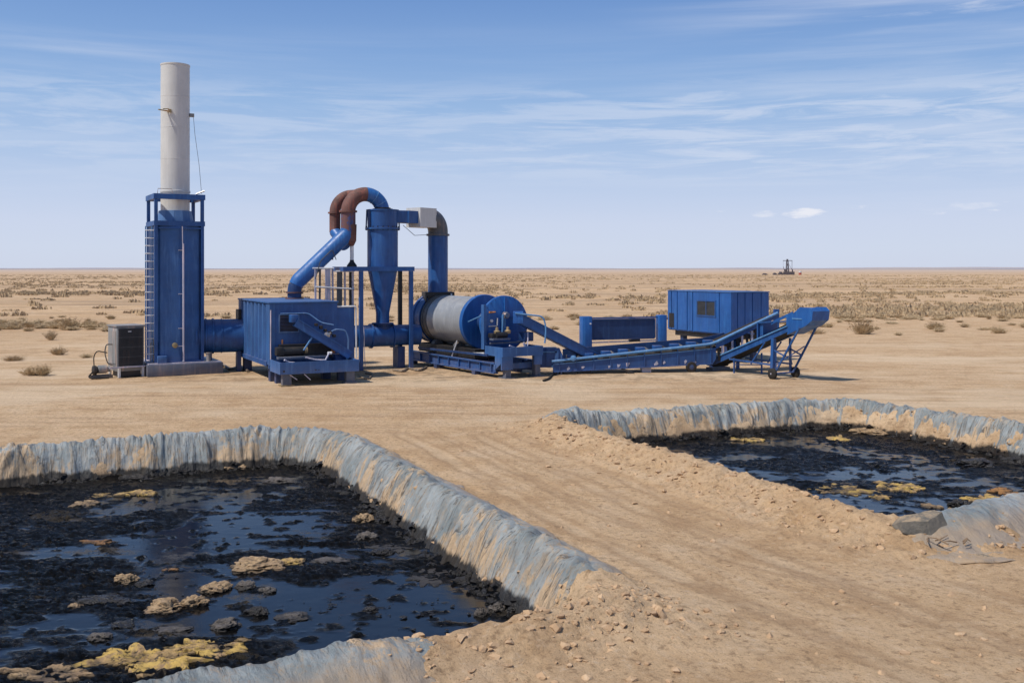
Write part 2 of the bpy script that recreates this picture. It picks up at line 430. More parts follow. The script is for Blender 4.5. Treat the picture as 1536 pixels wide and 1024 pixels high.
# faint rise along the skyline
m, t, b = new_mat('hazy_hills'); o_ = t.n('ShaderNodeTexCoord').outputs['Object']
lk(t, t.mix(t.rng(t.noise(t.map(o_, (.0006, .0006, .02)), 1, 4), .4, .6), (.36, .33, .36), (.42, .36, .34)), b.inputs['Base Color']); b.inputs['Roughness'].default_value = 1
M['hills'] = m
n = 240; hx = np.linspace(-9000, 9000, n); top = 6 + 14 * np.clip(fbm(hx * .0006, hx * 0, 5, 90) + .25, 0, 1) + 8 * sstep(1500, 4500, hx)
X = np.stack([hx, hx, hx]); Yh = np.stack([hx * 0 + 9000, hx * 0 + 9500, hx * 0 + 10500]); Z = np.stack([hx * 0 - 6, top, hx * 0 - 6])
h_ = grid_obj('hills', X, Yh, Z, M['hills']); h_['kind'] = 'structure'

# ------------------------------------------------------------------ sludge
def sludge_material():
    m, t, b = new_mat('oil_sludge')
    o = t.n('ShaderNodeTexCoord').outputs['Object']
    cr = t.n('ShaderNodeAttribute', attribute_name='crust').outputs['Fac']
    n1 = t.noise(t.map(o, (1, 2.0, 1)), 1.1, 7, .7); n2 = t.noise(o, 9, 6, .75); n3 = t.noise(t.map(o, (1, 1.6, 1)), .45, 5, .6)
    c = t.mix(t.rng(n2, .35, .7), (.003, .003, .0035), (.008, .0078, .008))
    tan = t.m('MULTIPLY', t.m('MULTIPLY', t.rng(n1, .54, .68), t.rng(n2, .45, .62)), t.rng(cr, .25, .8))
    c = t.mix(t.m('MULTIPLY', tan, .5), c, (.14, .105, .07))
    film = t.m('MULTIPLY', t.rng(n3, .60, .68), t.rng(n2, .4, .55))
    c = t.mix(t.m('MULTIPLY', film, .35), c, (.15, .12, .08))
    lk(t, c, b.inputs['Base Color'])
    r = t.m('ADD', t.rng(cr, .05, .6, .10, .17), t.m('MULTIPLY', tan, .3)); r = t.m('ADD', r, t.m('MULTIPLY', film, .35))
    lk(t, r, b.inputs['Roughness']); b.inputs['IOR'].default_value = 1.39; b.inputs['Specular Tint'].default_value = (1, .84, .66, 1)
    nb = t.bump(t.noise(t.map(o, (1, 1.3, 1)), 9, 9, .8), t.rng(cr, .1, .6, .02, 1.0), .16)
    nb = t.bump(t.noise(t.map(o, (1, 2.2, 1)), 3.5, 3, .5), .06, .015, nb)
    lk(t, nb, b.inputs['Normal']); return m
M['sludge'] = sludge_material()
def sludge(P, name_seed, org, ax, L, W, res, bias):
    ax = np.array(ax) / np.hypot(*ax); pr = np.array([-ax[1], ax[0]])
    a = np.arange(0, L, res); w = np.arange(0, W, res); A, Wv = np.meshgrid(a, w)
    X = org[0] + ax[0] * A + pr[0] * Wv; Y = org[1] + ax[1] * A + pr[1] * Wv
    low = fbm(X * .38, Y * .62, 4, name_seed); d, s = P.dist(X.ravel(), Y.ravel()); d = d.reshape(X.shape)
    k = low * 1.5 + bias(X, Y) + .5 * sstep(1.5, .4, d)
    crust = sstep(-.05, .30, k)
    med = fbm(X * 1.6, Y * 3.0, 4, name_seed + 3)
    crust = crust * sstep(-.25, .12, med + .35 * (crust - .4))
    isl = sstep(.10, .22, fbm(X * 2.4, Y * 3.2, 4, name_seed + 6) + .22 * low - .02 + .10 * bias(X, Y)); crust = np.maximum(crust, isl * .8)
    lump = np.maximum(0, ridged(X * 2.6, Y * 3.2, 5, name_seed + 9, .65) - .42); fine = ridged(X * 7, Y * 8.5, 3, name_seed + 20, .6) - .5
    big = np.maximum(0, fbm(X * .9, Y * 1.2, 3, name_seed + 33))
    Z = SLUDGE_Z + crust * (.004 + .13 * lump * (.3 + 1.9 * big) + .065 * fine) + .0015 * fbm(X * 2, Y * 3, 2, 5)
    Z += .10 * sstep(.75, .35, d) * np.maximum(0, .4 + fbm(X * 2.5, Y * 2.5, 3, 31))
    o = grid_obj('oil_sludge', X, Y, Z, M['sludge'], attrs={'crust': crust}); o['kind'] = 'structure'; return o
def biasL(x, y):
    u = x / y; v = 4.5 / y      # plan position only decides where the crust has broken up
    b = np.full(x.shape, .29)
    b -= .55 * np.exp(-(((x + .2) / 2.4) ** 2 + ((y - 13.2) / 2.2) ** 2))
    b -= .50 * np.exp(-(((x + 2.8) / 1.6) ** 2 + ((y - 12.4) / 1.3) ** 2))
    b -= .45 * np.exp(-(((x + 6.3) / 1.6) ** 2 + ((y - 19.3) / .8) ** 2))
    b -= .40 * np.exp(-(((x + 4.5) / .8) ** 2 + ((y - 17.2) / 2.6) ** 2))
    b -= .75 * np.exp(-(((x + 5.6) / .75) ** 2 + ((y - 16.8) / 3.4) ** 2)); b -= .35 * np.exp(-(((x + 5.3) / 1.6) ** 2 + ((y - 16.2) / 1.0) ** 2))
    b += .18 * np.exp(-(((x + 7.5) / 2.2) ** 2 + ((y - 14.5) / 3.) ** 2))
    return b
def biasR(x, y):
    b = np.full(x.shape, .19)
    b -= .6 * np.exp(-(((x - 7.0) / 1.6) ** 2 + ((y - 18.2) / 1.3) ** 2))
    b -= .4 * np.exp(-(((x - 7.6) / 1.2) ** 2 + ((y - 25.5) / 1.0) ** 2))
    b += .2 * np.exp(-(((x - 11) / 1.8) ** 2 + ((y - 22.5) / 2.) ** 2))
    return b
sludge(PL, 101, (1.6, 11.0), (-.435, .9), 14.5, 15.5, .034, biasL)
sludge(PR, 151, (5.9, 13.6), (-.415, .91), 13.8, -10.6, .05, biasR) if False else None
def sludgeR():
    return sludge(PR, 151, (15.2, 19.0), (-.415, .91), 12.0, 11.2, .05, biasR)
sludgeR()

# ------------------------------------------------------------------ liners
def liner_material():
    m, t, b = new_mat('dusty_plastic_liner')
    tc = t.n('ShaderNodeTexCoord'); uv = tc.outputs['UV']; o = tc.outputs['Object']; Z = t.n('ShaderNodeSeparateXYZ', {0: o}).outputs[2]
    V = t.n('ShaderNodeSeparateXYZ', {0: uv}).outputs[1]
    c = t.mix(t.rng(t.noise(o, 1.6, 4), .3, .7), (.21, .245, .25), (.40, .43, .43))
    st = t.noise(t.map(uv, (6, 2.0, 1)), 1.3, 8, .78, .9)
    c = t.mix(t.m('MULTIPLY', t.rng(st, .50, .66), .85), c, (.35, .285, .21))
    c = t.mix(t.m('MULTIPLY', t.rng(st, .45, .28), .5), c, (.36, .42, .45))
    n2 = t.noise(t.map(uv, (1.5, 1.9, 1)), 1.2, 9, .76, .6)
    st3 = t.noise(t.map(uv, (11, 2.6, 1), rot=(0, 0, R(14))), 1.0, 7, .75, .5)
    n2 = t.m('ADD', t.m('MULTIPLY', n2, .62), t.m('MULTIPLY', st3, .38))
    dirt = t.rng(t.m('ADD', n2, t.m('ADD', t.rng(V, .10, .55, -.035, .045), t.rng(t.noise(t.map(uv, (.5, .5, 1)), 1.0, 3), .35, .65, -.06, .06))), .485, .585)
    c = t.mix(t.m('MULTIPLY', dirt, .9), c, (.60, .42, .25))
    c = t.mix(t.m('MULTIPLY', t.rng(t.noise(o, 14, 7, .75), .50, .64), .55), c, (.36, .27, .18))
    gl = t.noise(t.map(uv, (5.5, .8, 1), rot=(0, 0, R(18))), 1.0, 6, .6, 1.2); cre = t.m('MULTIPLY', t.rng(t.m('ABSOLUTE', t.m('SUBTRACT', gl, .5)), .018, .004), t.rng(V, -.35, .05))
    c = t.mix(t.m('MULTIPLY', cre, .75), c, (.055, .05, .045))  # thin dark lines: crease shade and grime painted into the colour
    gr = t.m('MULTIPLY', t.rng(t.noise(t.map(uv, (2.5, 2.5, 1)), 1.0, 7, .72, .4), .52, .66), t.rng(V, .05, .5)); c = t.mix(t.m('MULTIPLY', gr, .6), c, (.16, .105, .06))
    outer = t.rng(t.m('ADD', V, t.m('MULTIPLY', t.noise(o, 2.2, 5), .5)), .05, -.30)
    c = t.mix(t.m('MULTIPLY', outer, .75), c, (.43, .31, .20))
    soak = t.rng(t.m('ADD', Z, t.m('MULTIPLY', t.noise(t.map(uv, (1.6, .6, 1)), 1.6, 5, .7), .45)), -.05, -.13)
    c = t.mix(t.m('MULTIPLY', soak, .96), c, (.012, .011, .011))
    lk(t, c, b.inputs['Base Color'])
    lk(t, t.m('ADD', t.m('MULTIPLY', dirt, .5), .34), b.inputs['Roughness'])
    rd = t.n('ShaderNodeTexNoise', {'Vector': t.map(uv, (3.2, 1.3, 1), rot=(0, 0, R(16))), 'Scale': 1.0, 'Detail': 7, 'Roughness': .62, 'Distortion': .5}, noise_type='RIDGED_MULTIFRACTAL').outputs[0]
    vo = t.n('ShaderNodeTexVoronoi', {'Vector': t.map(uv, (5, 2.2, 1), rot=(0, 0, R(-20))), 'Scale': 1.0, 'Randomness': 1.0}, feature='F2').outputs[0]
    nb = t.bump(rd, .9, .13); nb = t.bump(vo, .6, .09, nb)
    nb = t.bump(t.noise(t.map(uv, (9, 1.2, 1)), 2.0, 5, .65, .8), .6, .05, nb); nb = t.bump(t.noise(o, 7, 8, .75), .7, .06, nb)
    nb = t.bump(t.noise(o, 20, 6, .8), .6, .03, nb)
    lk(t, nb, b.inputs['Normal']); return m
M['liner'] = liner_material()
def liner(P, s0, s1, label, seed, d0=-.75, d1=.85, fade=1.5, amp=1.):
    if s1 < s0: s1 += P.len
    ds = .02; s = np.arange(s0, s1, ds); d = np.linspace(d0, d1, 46); S, D = np.meshgrid(s, d)
    edge = .22 * fbm(s * .7, s * 0, 4, seed); D = D + np.where(D < 0, (-D / -d0) * -edge[None, :], 0)
    en = .5 * fbm(S * 1.3, D * 2.2, 3, seed + 30); e = np.minimum(sstep(.1, fade, S - s0 + en), sstep(.1, fade, s1 - S + en))
    Pt = P.sample(S); Nn = P.inward(S)
    X = Pt[..., 0] + Nn[..., 0] * D; Y = Pt[..., 1] + Nn[..., 1] * D
    H = terrain(X.ravel(), Y.ravel()).reshape(X.shape)
    # smooth the sheet a little across its width: plastic bridges small hollows
    Hs = H.copy()
    for _ in range(6): Hs[1:-1] = (Hs[:-2] + Hs[1:-1] * 2 + Hs[2:]) / 4; Hs[:, 1:-1] = (Hs[:, :-2] + Hs[:, 1:-1] * 2 + Hs[:, 2:]) / 4
    sk = S + .55 * fbm(S * .5, D * .5, 2, seed + 4) * D * 2.2
    w1 = np.maximum(0, ridged(sk * 1.7, D * .8, 3, seed + 1) - .55); w2 = np.maximum(0, ridged(sk * 4.6, D * 1.3, 3, seed + 2) - .52)
    wr = sstep(-.55, .12, D) * sstep(1.0, .5, D)
    local = .45 + .9 * np.clip(fbm(S * .33, D * 0, 2, seed + 8) + .3, 0, 1)
    am = np.clip(.5 + 1.5 * fbm(S * .8, D * 1.2, 2, seed + 40), .05, 1.4); fold = amp * wr * local * (.26 * w1 * am + .17 * w2 * (1.4 - am)) + .06 * sstep(-.6, 0, D) * np.maximum(0, ridged(S * 2.4 + D * 1.4, D * 3.0 - S * .8, 4, seed + 50) - .55)
    fr = np.random.default_rng(seed + 77); ex = np.zeros_like(S); nf = int((s1 - s0) * 3.2); dens = fbm(np.arange(nf) * .21, np.zeros(nf), 2, seed + 78)
    for k in range(nf):
        if dens[k] < -.12 and fr.random() < .7: fr.random(6); continue
        sc_ = s0 + (k + fr.random()) / nf * (s1 - s0); mk = fr.normal(0, .38); ck = fr.normal(0, .35); a_ = .035 + .075 * fr.random() ** 1.5; w_ = .035 + .03 * fr.random(); dc = fr.uniform(-.1, .45); dw = fr.uniform(.18, .45)
        c0 = max(0, int((sc_ - 1.2 - s0) / ds)); c1 = min(S.shape[1], int((sc_ + 1.2 - s0) / ds))
        if c1 <= c0: continue
        Ss, Dd = S[:, c0:c1], D[:, c0:c1]
        e_ = Ss - sc_ - mk * Dd - ck * Dd * Dd - .03 * np.sin(Dd * 9 + k); sh = np.where(e_ > 0, np.exp(-(e_ / w_) ** 2), np.exp(-(e_ / (w_ * 2.2)) ** 2))
        ex[:, c0:c1] = np.maximum(ex[:, c0:c1], a_ * sh * np.exp(-((Dd - dc) / dw) ** 2))
    fold = fold + amp * ex
    cov = fbm(S * .8, D * 1.6, 6, seed + 12, .65) + .36 * sstep(.15, .65, D) - .12 + (.30 if seed == 251 else .04) * sstep(0, .4, D)
    bury_ = np.clip(cov, 0, 1) * .22 + sstep(-.45, d0, D) * .10 * (.5 + fbm(S * 1.2, D * 2, 3, seed + 13)) + (1 - e) * .22
    Z = Hs + .035 + fold - bury_
    o = grid_obj('pit_liner', X, Y, Z, M['liner'], uv=np.stack([S, D], -1))
    o.modifiers.new('thick', 'SOLIDIFY').thickness = .012
    return tag(o, label, 'liner')
liner(PL, PL.s_of(-9.5, 6.0), PL.s_of(-2.0, 9.8), 'blue grey plastic sheet over the near edge of the left pit', 220, d0=-.8, d1=.8) if False else None
def span(P, a, b):
    sa, sb = P.s_of(*a), P.s_of(*b); return sa, sb
def _orient(P, a, b, mid):
    sa, sb, sm = P.s_of(*a), P.s_of(*b), P.s_of(*mid)
    if ((sm - sa) % P.len) < ((sb - sa) % P.len): return sa, sb
    return sb, sa
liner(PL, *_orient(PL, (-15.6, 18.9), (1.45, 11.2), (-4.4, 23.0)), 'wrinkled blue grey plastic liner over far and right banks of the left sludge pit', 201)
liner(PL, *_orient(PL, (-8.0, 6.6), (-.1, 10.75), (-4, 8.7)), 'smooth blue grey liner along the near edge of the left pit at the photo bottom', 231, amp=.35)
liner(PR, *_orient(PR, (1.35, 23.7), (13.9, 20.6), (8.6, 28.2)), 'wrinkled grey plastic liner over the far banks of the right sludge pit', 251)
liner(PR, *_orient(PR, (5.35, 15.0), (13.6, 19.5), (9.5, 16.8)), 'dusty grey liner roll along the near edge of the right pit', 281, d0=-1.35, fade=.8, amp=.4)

# ------------------------------------------------------------------ lumps and crusts in the sludge
def lump_material(name, ca, cb, cc, rough=.7, yel=0., wet=.35):
    m, t, b = new_mat(name); o = t.n('ShaderNodeTexCoord').outputs['Object']
    n = t.noise(t.map(o, (1, 1, 3)), 4, 7, .7, .6); n2 = t.noise(t.map(o, (1, 1.6, 3)), 9, 6, .7, .8); n3 = t.noise(o, 2.2, 5, .65)
    c = t.mix(t.rng(n, .35, .65), ca, cb); c = t.mix(t.m('MULTIPLY', t.rng(n2, .50, .64), .88), c, cc)
    if yel: c = t.mix(t.m('MULTIPLY', t.rng(t.noise(o, 3.6, 7, .72, .5), .46, .55), yel), c, (.60, .40, .10)); c = t.mix(t.rng(t.noise(o, 9, 6, .75, .8), .56, .63), c, (.035, .026, .018))
    pt = t.n('ShaderNodeNewGeometry').outputs['Pointiness']; c = t.mix(t.rng(pt, .50, .42), c, (.018, .014, .011))  # crevice shade painted in: hollows of the mesh get a near-black colour
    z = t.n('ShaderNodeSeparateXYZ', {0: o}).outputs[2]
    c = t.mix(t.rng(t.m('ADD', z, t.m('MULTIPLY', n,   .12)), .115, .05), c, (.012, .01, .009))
    lk(t, c, b.inputs['Base Color']); lk(t, t.rng(n2, .3, .7, wet, rough), b.inputs['Roughness'])
    nb = t.bump(t.noise(t.map(o, (1, 1, 3.2), rot=(R(12), R(8), 0)), 6, 9, .7), .9, .06); lk(t, nb, b.inputs['Normal']); return m
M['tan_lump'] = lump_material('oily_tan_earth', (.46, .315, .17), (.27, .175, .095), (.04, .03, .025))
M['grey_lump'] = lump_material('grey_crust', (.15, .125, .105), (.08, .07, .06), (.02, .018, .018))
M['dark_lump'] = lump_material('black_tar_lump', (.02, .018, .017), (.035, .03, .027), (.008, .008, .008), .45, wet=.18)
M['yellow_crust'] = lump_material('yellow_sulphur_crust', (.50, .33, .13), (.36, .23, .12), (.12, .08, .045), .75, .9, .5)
M['orange_crust'] = lump_material('orange_crust', (.45, .22, .06), (.36, .17, .05), (.12, .07, .04), .7)
LUMPS = 0
def lump(name, u, v, wpx, hpx, mat, label, cat, flat=.5, seed=None, z=SLUDGE_Z, ratio=.8, group=None):
    """an irregular crumbly clod; width and height as photo pixels at its place"""
    global LUMPS; LUMPS += 1; sd = seed or LUMPS * 3.7
    x, y, _ = gp(u, v, z); k = y / F; sx = wpx * k / 2 * (.86 if mat != 'stone' else 1); sz = max(.03, hpx * k * flat * .72); sy = sx * ratio
    bm = bmesh.new(); bmesh.ops.create_icosphere(bm, subdivisions=5, radius=1)
    for p in bm.verts:
        c = p.co; q = Vector((c.x * 1.1 + sd, c.y * 1.1 - sd, c.z * 1.1))
        r = 1 + .42 * mnoise.fractal(q * 1.2, 1, 2, 3) + .17 * (mnoise.ridged_multi_fractal(q * 2.4, .8, 2.1, 5, 1, 2) - 1.1)
        pz = c.z * r
        pz = pz if pz > 0 else pz * .25
        pz += .22 * mnoise.noise(Vector((c.x * 2.4 + sd, c.y * 2.4, sd))) * max(0, c.z + .3) + .10 * mnoise.noise(Vector((c.x * 6 + sd, c.y * 6, sd)))
        tz = pz * 4 + .6 * mnoise.noise(Vector((c.x * 2 + sd, c.y * 2, 3)))
        pz = pz * .45 + .55 * (math.floor(tz) + min(1, max(0, (tz - math.floor(tz) - .5) * 3 + .5)) - .6 * mnoise.noise(Vector((c.x * 2 + sd, c.y * 2, 3)))) / 4 if pz > .05 else pz
        p.co = (c.x * r * sx, c.y * r * sy, pz * sz)
    o = B().bm(bm).build(name, mat, None, (x, y, z), sharp=50); return tag(o, label, cat, group)
def crust(name, u, v, wpx, dpx, mat, label, cat, h=.05, z=SLUDGE_Z, rot=0.):
    """a thin floating sheet with a ragged outline"""
    global LUMPS; LUMPS += 1; sd = LUMPS * 5.3
    x, y, _ = gp(u, v, z); sx = wpx * y / F / 2; sy = dpx * y * y / F / 4.5 / 2
    na, nr = 160, 26; vs = [(0, 0, h)]; fs = []
    for i in range(1, nr + 1):
        for j in range(na):
            a = 2 * math.pi * j / na
            e = 1 + .75 * mnoise.fractal(Vector((math.cos(a) * 1.5 + sd, math.sin(a) * 1.5, 0)), .7, 2.1, 7)
            r = i / nr * e; px, py = math.cos(a) * r * sx, math.sin(a) * r * sy
            zz = h * (.62 + .85 * mnoise.fractal(Vector((px * 2.8 + sd, py * 4, 1)), .7, 2.1, 6)) * (1 if i < nr - 1 else (.55 if i == nr - 1 else -.6))
            vs.append((px, py, zz if i == nr else max(.012, zz)))
    for j in range(na): fs.append((0, 1 + j, 1 + (j + 1) % na))
    for i in range(nr - 1):
        for j in range(na):
            a = 1 + i * na + j; b2 = 1 + i * na + (j + 1) % na; fs.append((a, a + na, b2 + na, b2))
    o = B().add(vs, fs).build(name, mat, None, (x, y, z), rot, sharp=60); return tag(o, label, cat)
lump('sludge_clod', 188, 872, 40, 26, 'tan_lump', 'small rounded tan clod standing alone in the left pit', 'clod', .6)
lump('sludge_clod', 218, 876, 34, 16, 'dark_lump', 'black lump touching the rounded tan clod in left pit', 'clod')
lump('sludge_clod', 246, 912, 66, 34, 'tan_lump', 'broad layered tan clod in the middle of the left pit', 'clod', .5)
lump('sludge_clod', 292, 906, 48, 34, 'tan_lump', 'tan clod joined to right of the broad layered clod', 'clod', .5)
lump('sludge_clod', 322, 884, 54, 20, 'tan_lump', 'brown ridge of clod just beyond the broad layered clod', 'clod', .6)
lump('sludge_clod', 367, 880, 36, 18, 'grey_lump', 'grey brown clod right of the brown ridge clod', 'clod', .6)
lump('sludge_clod', 400, 886, 34, 14, 'grey_lump', 'pale grey flat clod at the end of the clod row', 'clod', .5)
lump('sludge_clod', 150, 902, 96, 24, 'dark_lump', 'long black tar ridge left of the broad tan clod', 'clod', .4, ratio=.4)
lump('sludge_clod', 112, 910, 26, 14, 'tan_lump', 'tiny tan clod at the left end of the black ridge', 'clod')
lump('sludge_clod', 388, 850, 86, 30, 'tan_lump', 'crumpled golden brown heap right of the tower reflection', 'clod', .55)
lump('sludge_clod', 440, 844, 44, 16, 'yellow_crust', 'yellowish crumbling clod at right of crumpled heap', 'clod', .5)
lump('sludge_clod', 388, 920, 40, 22, 'dark_lump', 'black jagged clod right of the broad tan clod', 'clod', .6)
lump('sludge_clod', 340, 940, 46, 24, 'grey_lump', 'dark brown clod before the broad tan clod', 'clod', .6)
lump('sludge_clod', 262, 945, 60, 12, 'grey_lump', 'low grey clod before the broad tan clod', 'clod', .5)
lump('sludge_clod', 150, 957, 44, 20, 'grey_lump', 'grey clod above the large yellow crust', 'clod', .5)
lump('sludge_clod', 185, 938, 40, 14, 'dark_lump', 'small black clod near the left of the low grey clod', 'clod', .5)
lump('sludge_clod', 546, 782, 34, 22, 'tan_lump', 'golden clod near right bank of the left pit', 'clod', .7)
lump('sludge_clod', 550, 808, 36, 20, 'grey_lump', 'pale grey clod below the golden clod by right bank', 'clod', .6)
lump('sludge_clod', 575, 828, 40, 14, 'dark_lump', 'flat black clod right below the pale grey clod', 'clod', .5)
lump('sludge_clod', 345, 701, 64, 26, 'tan_lump', 'large tan bank of earth slumped at far bank of left pit', 'clod', .6)
lump('sludge_clod', 262, 708, 52, 22, 'dark_lump', 'black tar heap against far bank of left pit', 'clod', .6)
lump('sludge_clod', 205, 718, 60, 14, 'dark_lump', 'low black tar heap left of the larger one at far bank', 'clod', .6)
lump('sludge_clod', 420, 722, 50, 14, 'grey_lump', 'grey clod at far right corner of left pit', 'clod', .5)
lump('sludge_clod', 722, 922, 24, 18, 'grey_lump', 'grey rock by near right corner of left pit, leftmost of three', 'rock', .7)
lump('sludge_clod', 744, 916, 28, 20, 'grey_lump', 'larger grey rock in the middle of three at near right corner', 'rock', .7)
lump('sludge_clod', 768, 918, 24, 14, 'dark_lump', 'dark rock at right of three in near right pit corner', 'rock', .7)
lump('sludge_clod', 555, 916, 28, 12, 'dark_lump', 'lone black clump in the smooth part of left pit', 'clod', .6)
lump('sludge_clod', 440, 925, 56, 8, 'grey_lump', 'thin pale streak of crust in smooth sludge of left pit', 'clod', .5)
lump('sludge_clod', 495, 842, 60, 10, 'grey_lump', 'thin grey crust below the clods near right bank', 'clod', .5)
crust('sludge_crust', 208, 741, 46, 9, 'yellow_crust', 'yellow crust strip near the far bank of left pit', 'crust', .05)
crust('sludge_crust', 150, 744, 40, 7, 'yellow_crust', 'narrow yellow brown crust left of the brighter strip at far bank', 'crust', .04)
crust('sludge_crust', 128, 757, 34, 10, 'tan_lump', 'small tan crust below the narrow yellow one in left pit', 'crust', .04)
crust('sludge_crust', 146, 813, 44, 6, 'orange_crust', 'thin orange crust sliver in left pit', 'crust', .025)
crust('sludge_crust', 256, 855, 22, 5, 'orange_crust', 'tiny orange crust in the tower reflection', 'crust', .025)
crust('sludge_crust', 215, 992, 176, 38, 'yellow_crust', 'large yellow brown crust at near edge of left pit', 'crust', .07)
crust('sludge_crust', 300, 974, 110, 26, 'yellow_crust', 'bright yellow crust right of the large brown one', 'crust', .06)
crust('sludge_crust', 363, 961, 22, 6, 'yellow_crust', 'small detached yellow crust beside the bright yellow one', 'crust', .03)
crust('sludge_crust', 70, 1012, 120, 20, 'tan_lump', 'brown crust at bottom left corner of left pit', 'crust', .05)
crust('sludge_crust', 640, 864, 50, 22, 'grey_lump', 'pale brown film patch near the right bank of left pit', 'crust', .012)
crust('sludge_crust', 590, 822, 52, 14, 'grey_lump', 'pale grey film patch above the brown film patch', 'crust', .012)
crust('sludge_crust', 1118, 660, 46, 6, 'yellow_crust', 'thin yellow crust at far bank of right pit', 'crust', .04)
crust('sludge_crust', 1256, 659, 30, 9, 'yellow_crust', 'pale yellow crust at the far corner of right pit', 'crust', .06)
crust('sludge_crust', 1268, 735, 76, 14, 'yellow_crust', 'long tan crust patch in near half of right pit', 'crust', .03)
crust('sludge_crust', 1350, 732, 60, 16, 'yellow_crust', 'yellow tan crust right of the long tan patch', 'crust', .05)
crust('sludge_crust', 1490, 752, 76, 16, 'yellow_crust', 'orange tan crust by the near bank of right pit', 'crust', .06)
crust('sludge_crust', 1505, 738, 40, 9, 'orange_crust', 'orange crust beyond the tan one by near bank of right pit', 'crust', .05)
crust('sludge_crust', 1322, 747, 26, 6, 'yellow_crust', 'small yellow crust below the yellow tan crust', 'crust', .04)
crust('sludge_crust', 1398, 760, 28, 6, 'tan_lump', 'little tan crust in smooth sludge of right pit', 'crust', .04)
crust('sludge_crust', 1440, 768, 22, 7, 'yellow_crust', 'little yellow crust at near corner of right pit', 'crust', .05)
lump('sludge_clod', 1438, 757, 34, 16, 'dark_lump', 'black jagged clod in near corner of right pit', 'clod', .6)
lump('sludge_clod', 1465, 698, 60, 20, 'dark_lump', 'black tar mound toward right side of right pit', 'clod', .6)
lump('sludge_clod', 1520, 694, 44, 20, 'dark_lump', 'black tar mound at the photo right edge', 'clod', .6)
lump('sludge_clod', 1400, 660, 44, 20, 'dark_lump', 'black hollowed tar lump under far liner of right pit', 'clod', .7)
lump('sludge_clod', 1310, 650, 70, 18, 'tan_lump', 'tan earth slump along the far bank of right pit', 'clod', .6)
lump('sludge_clod', 1440, 668, 60, 18, 'tan_lump', 'tan earth slump right of the black hollowed lump', 'clod', .6)
lump('sludge_clod', 1185, 636, 60, 16, 'tan_lump', 'tan earth slump under folded liner at right pit far corner', 'clod', .6)
lump('sludge_clod', 975, 656, 46, 12, 'tan_lump', 'tan earth slump at left end of right pit far bank', 'clod', .6)
lump('sludge_clod', 1060, 650, 60, 12, 'dark_lump', 'black tar heap along the far bank of right pit', 'clod', .6)

# loose crumbs: nobody could count them
def crumbs(name, mat, pts, smin, smax, label, seed, pw=2.5, sub=1, zs=1.):
    rr = np.random.default_rng(seed); vs = []; fs = []
    base = bmesh.new(); bmesh.ops.create_icosphere(base, subdivisions=sub, radius=1); bv = np.array([p.co for p in base.verts]); base.verts.index_update(); bf = [[p.index for p in f.verts] for f in base.faces]; base.free()
    for (x, y, z) in pts:
        s = smin + (smax - smin) * rr.random() ** pw
        v = bv * (1 + .35 * rr.standard_normal((len(bv), 1))).clip(.5, 1.6) * s * np.array([1 + .5 * rr.random(), 1 + .3 * rr.random(), .65 + .2 * rr.random()]) * np.array([1, 1, zs])
        a = rr.random() * 6.28; c_, s_ = math.cos(a), math.sin(a); v = np.stack([v[:, 0] * c_ - v[:, 1] * s_, v[:, 0] * s_ + v[:, 1] * c_, v[:, 2]], -1) + (x, y, z + s * (.05 if pw > 5 else .25))
        o = len(vs); vs += v.tolist(); fs += [[i + o for i in f] for f in bf]
    o = B(); o.v = vs; o.f = fs; ob = o.build(name, mat, sharp=20); ob['kind'] = 'stuff'; ob['label'] = label; return ob
m, t, b = new_mat('loose_earth_crumbs'); o_ = t.n('ShaderNodeTexCoord').outputs['Object']
c_ = t.mix(t.rng(t.noise(o_, 2.5, 4), .35, .65), (.52, .35, .205), (.40, .26, .15)); c_ = t.mix(t.m('MULTIPLY', t.rng(t.noise(o_, 11, 4, .7), .5, .7), .7), c_, (.60, .44, .29))
lk(t, c_, b.inputs['Base Color']); b.inputs['Roughness'].default_value = .95; lk(t, t.bump(t.noise(o_, 40, 4), .5, .02), b.inputs['Normal']); M['crumb'] = m
px = []; py = []
def along(P, a, b_, mid, n, dlo, dhi):
    n = int(n * .5)
    s0, s1 = _orient(P, a, b_, mid)
    if s1 < s0: s1 += P.len
    S = rng.uniform(s0, s1, n); D = rng.normal((dlo + dhi) / 2, (dhi - dlo) / 3.2, n); q = P.sample(S) + P.inward(S) * D[:, None]
    px.extend(q[:, 0]); py.extend(q[:, 1])
along(PR, (.9, 25.0), (6.2, 14.6), (3.2, 19.8), 3400, -1.15, .1)
along(PR, (9.2, 28.5), (13.8, 20.8), (11, 26), 700, .15, .75)
along(PL, (1.3, 12.0), (-1.6, 10.1), (.5, 11), 1500, -1.1, .2)
along(PL, (-4, 23), (1.3, 12.0), (-1.4, 17.3), 900, .25, .62)
for (cx, cy, sx, sy, n_) in ((1.35, 11.3, .7, .45, 200), (1.6, 25.2, .8, .7, 260), (6.8, 14.4, .7, .4, 240)):
    px.extend(rng.normal(cx, sx, n_)); py.extend(rng.normal(cy, sy, n_))
k_ = 1000; yy = 9.3 + 15 * rng.random(k_) ** 1.5; px.extend((rng.random(k_) * 1.1 - .5) * yy); py.extend(yy)
px = np.array(px); py = np.array(py); pz = terrain(px.copy(), py.copy()); ok = pz > -.42
crumbs('dirt_clods', 'crumb', np.stack([px, py, pz], -1)[ok], .005, .05, 'crumbled dry earth scattered over the berms', 5, 5.5)
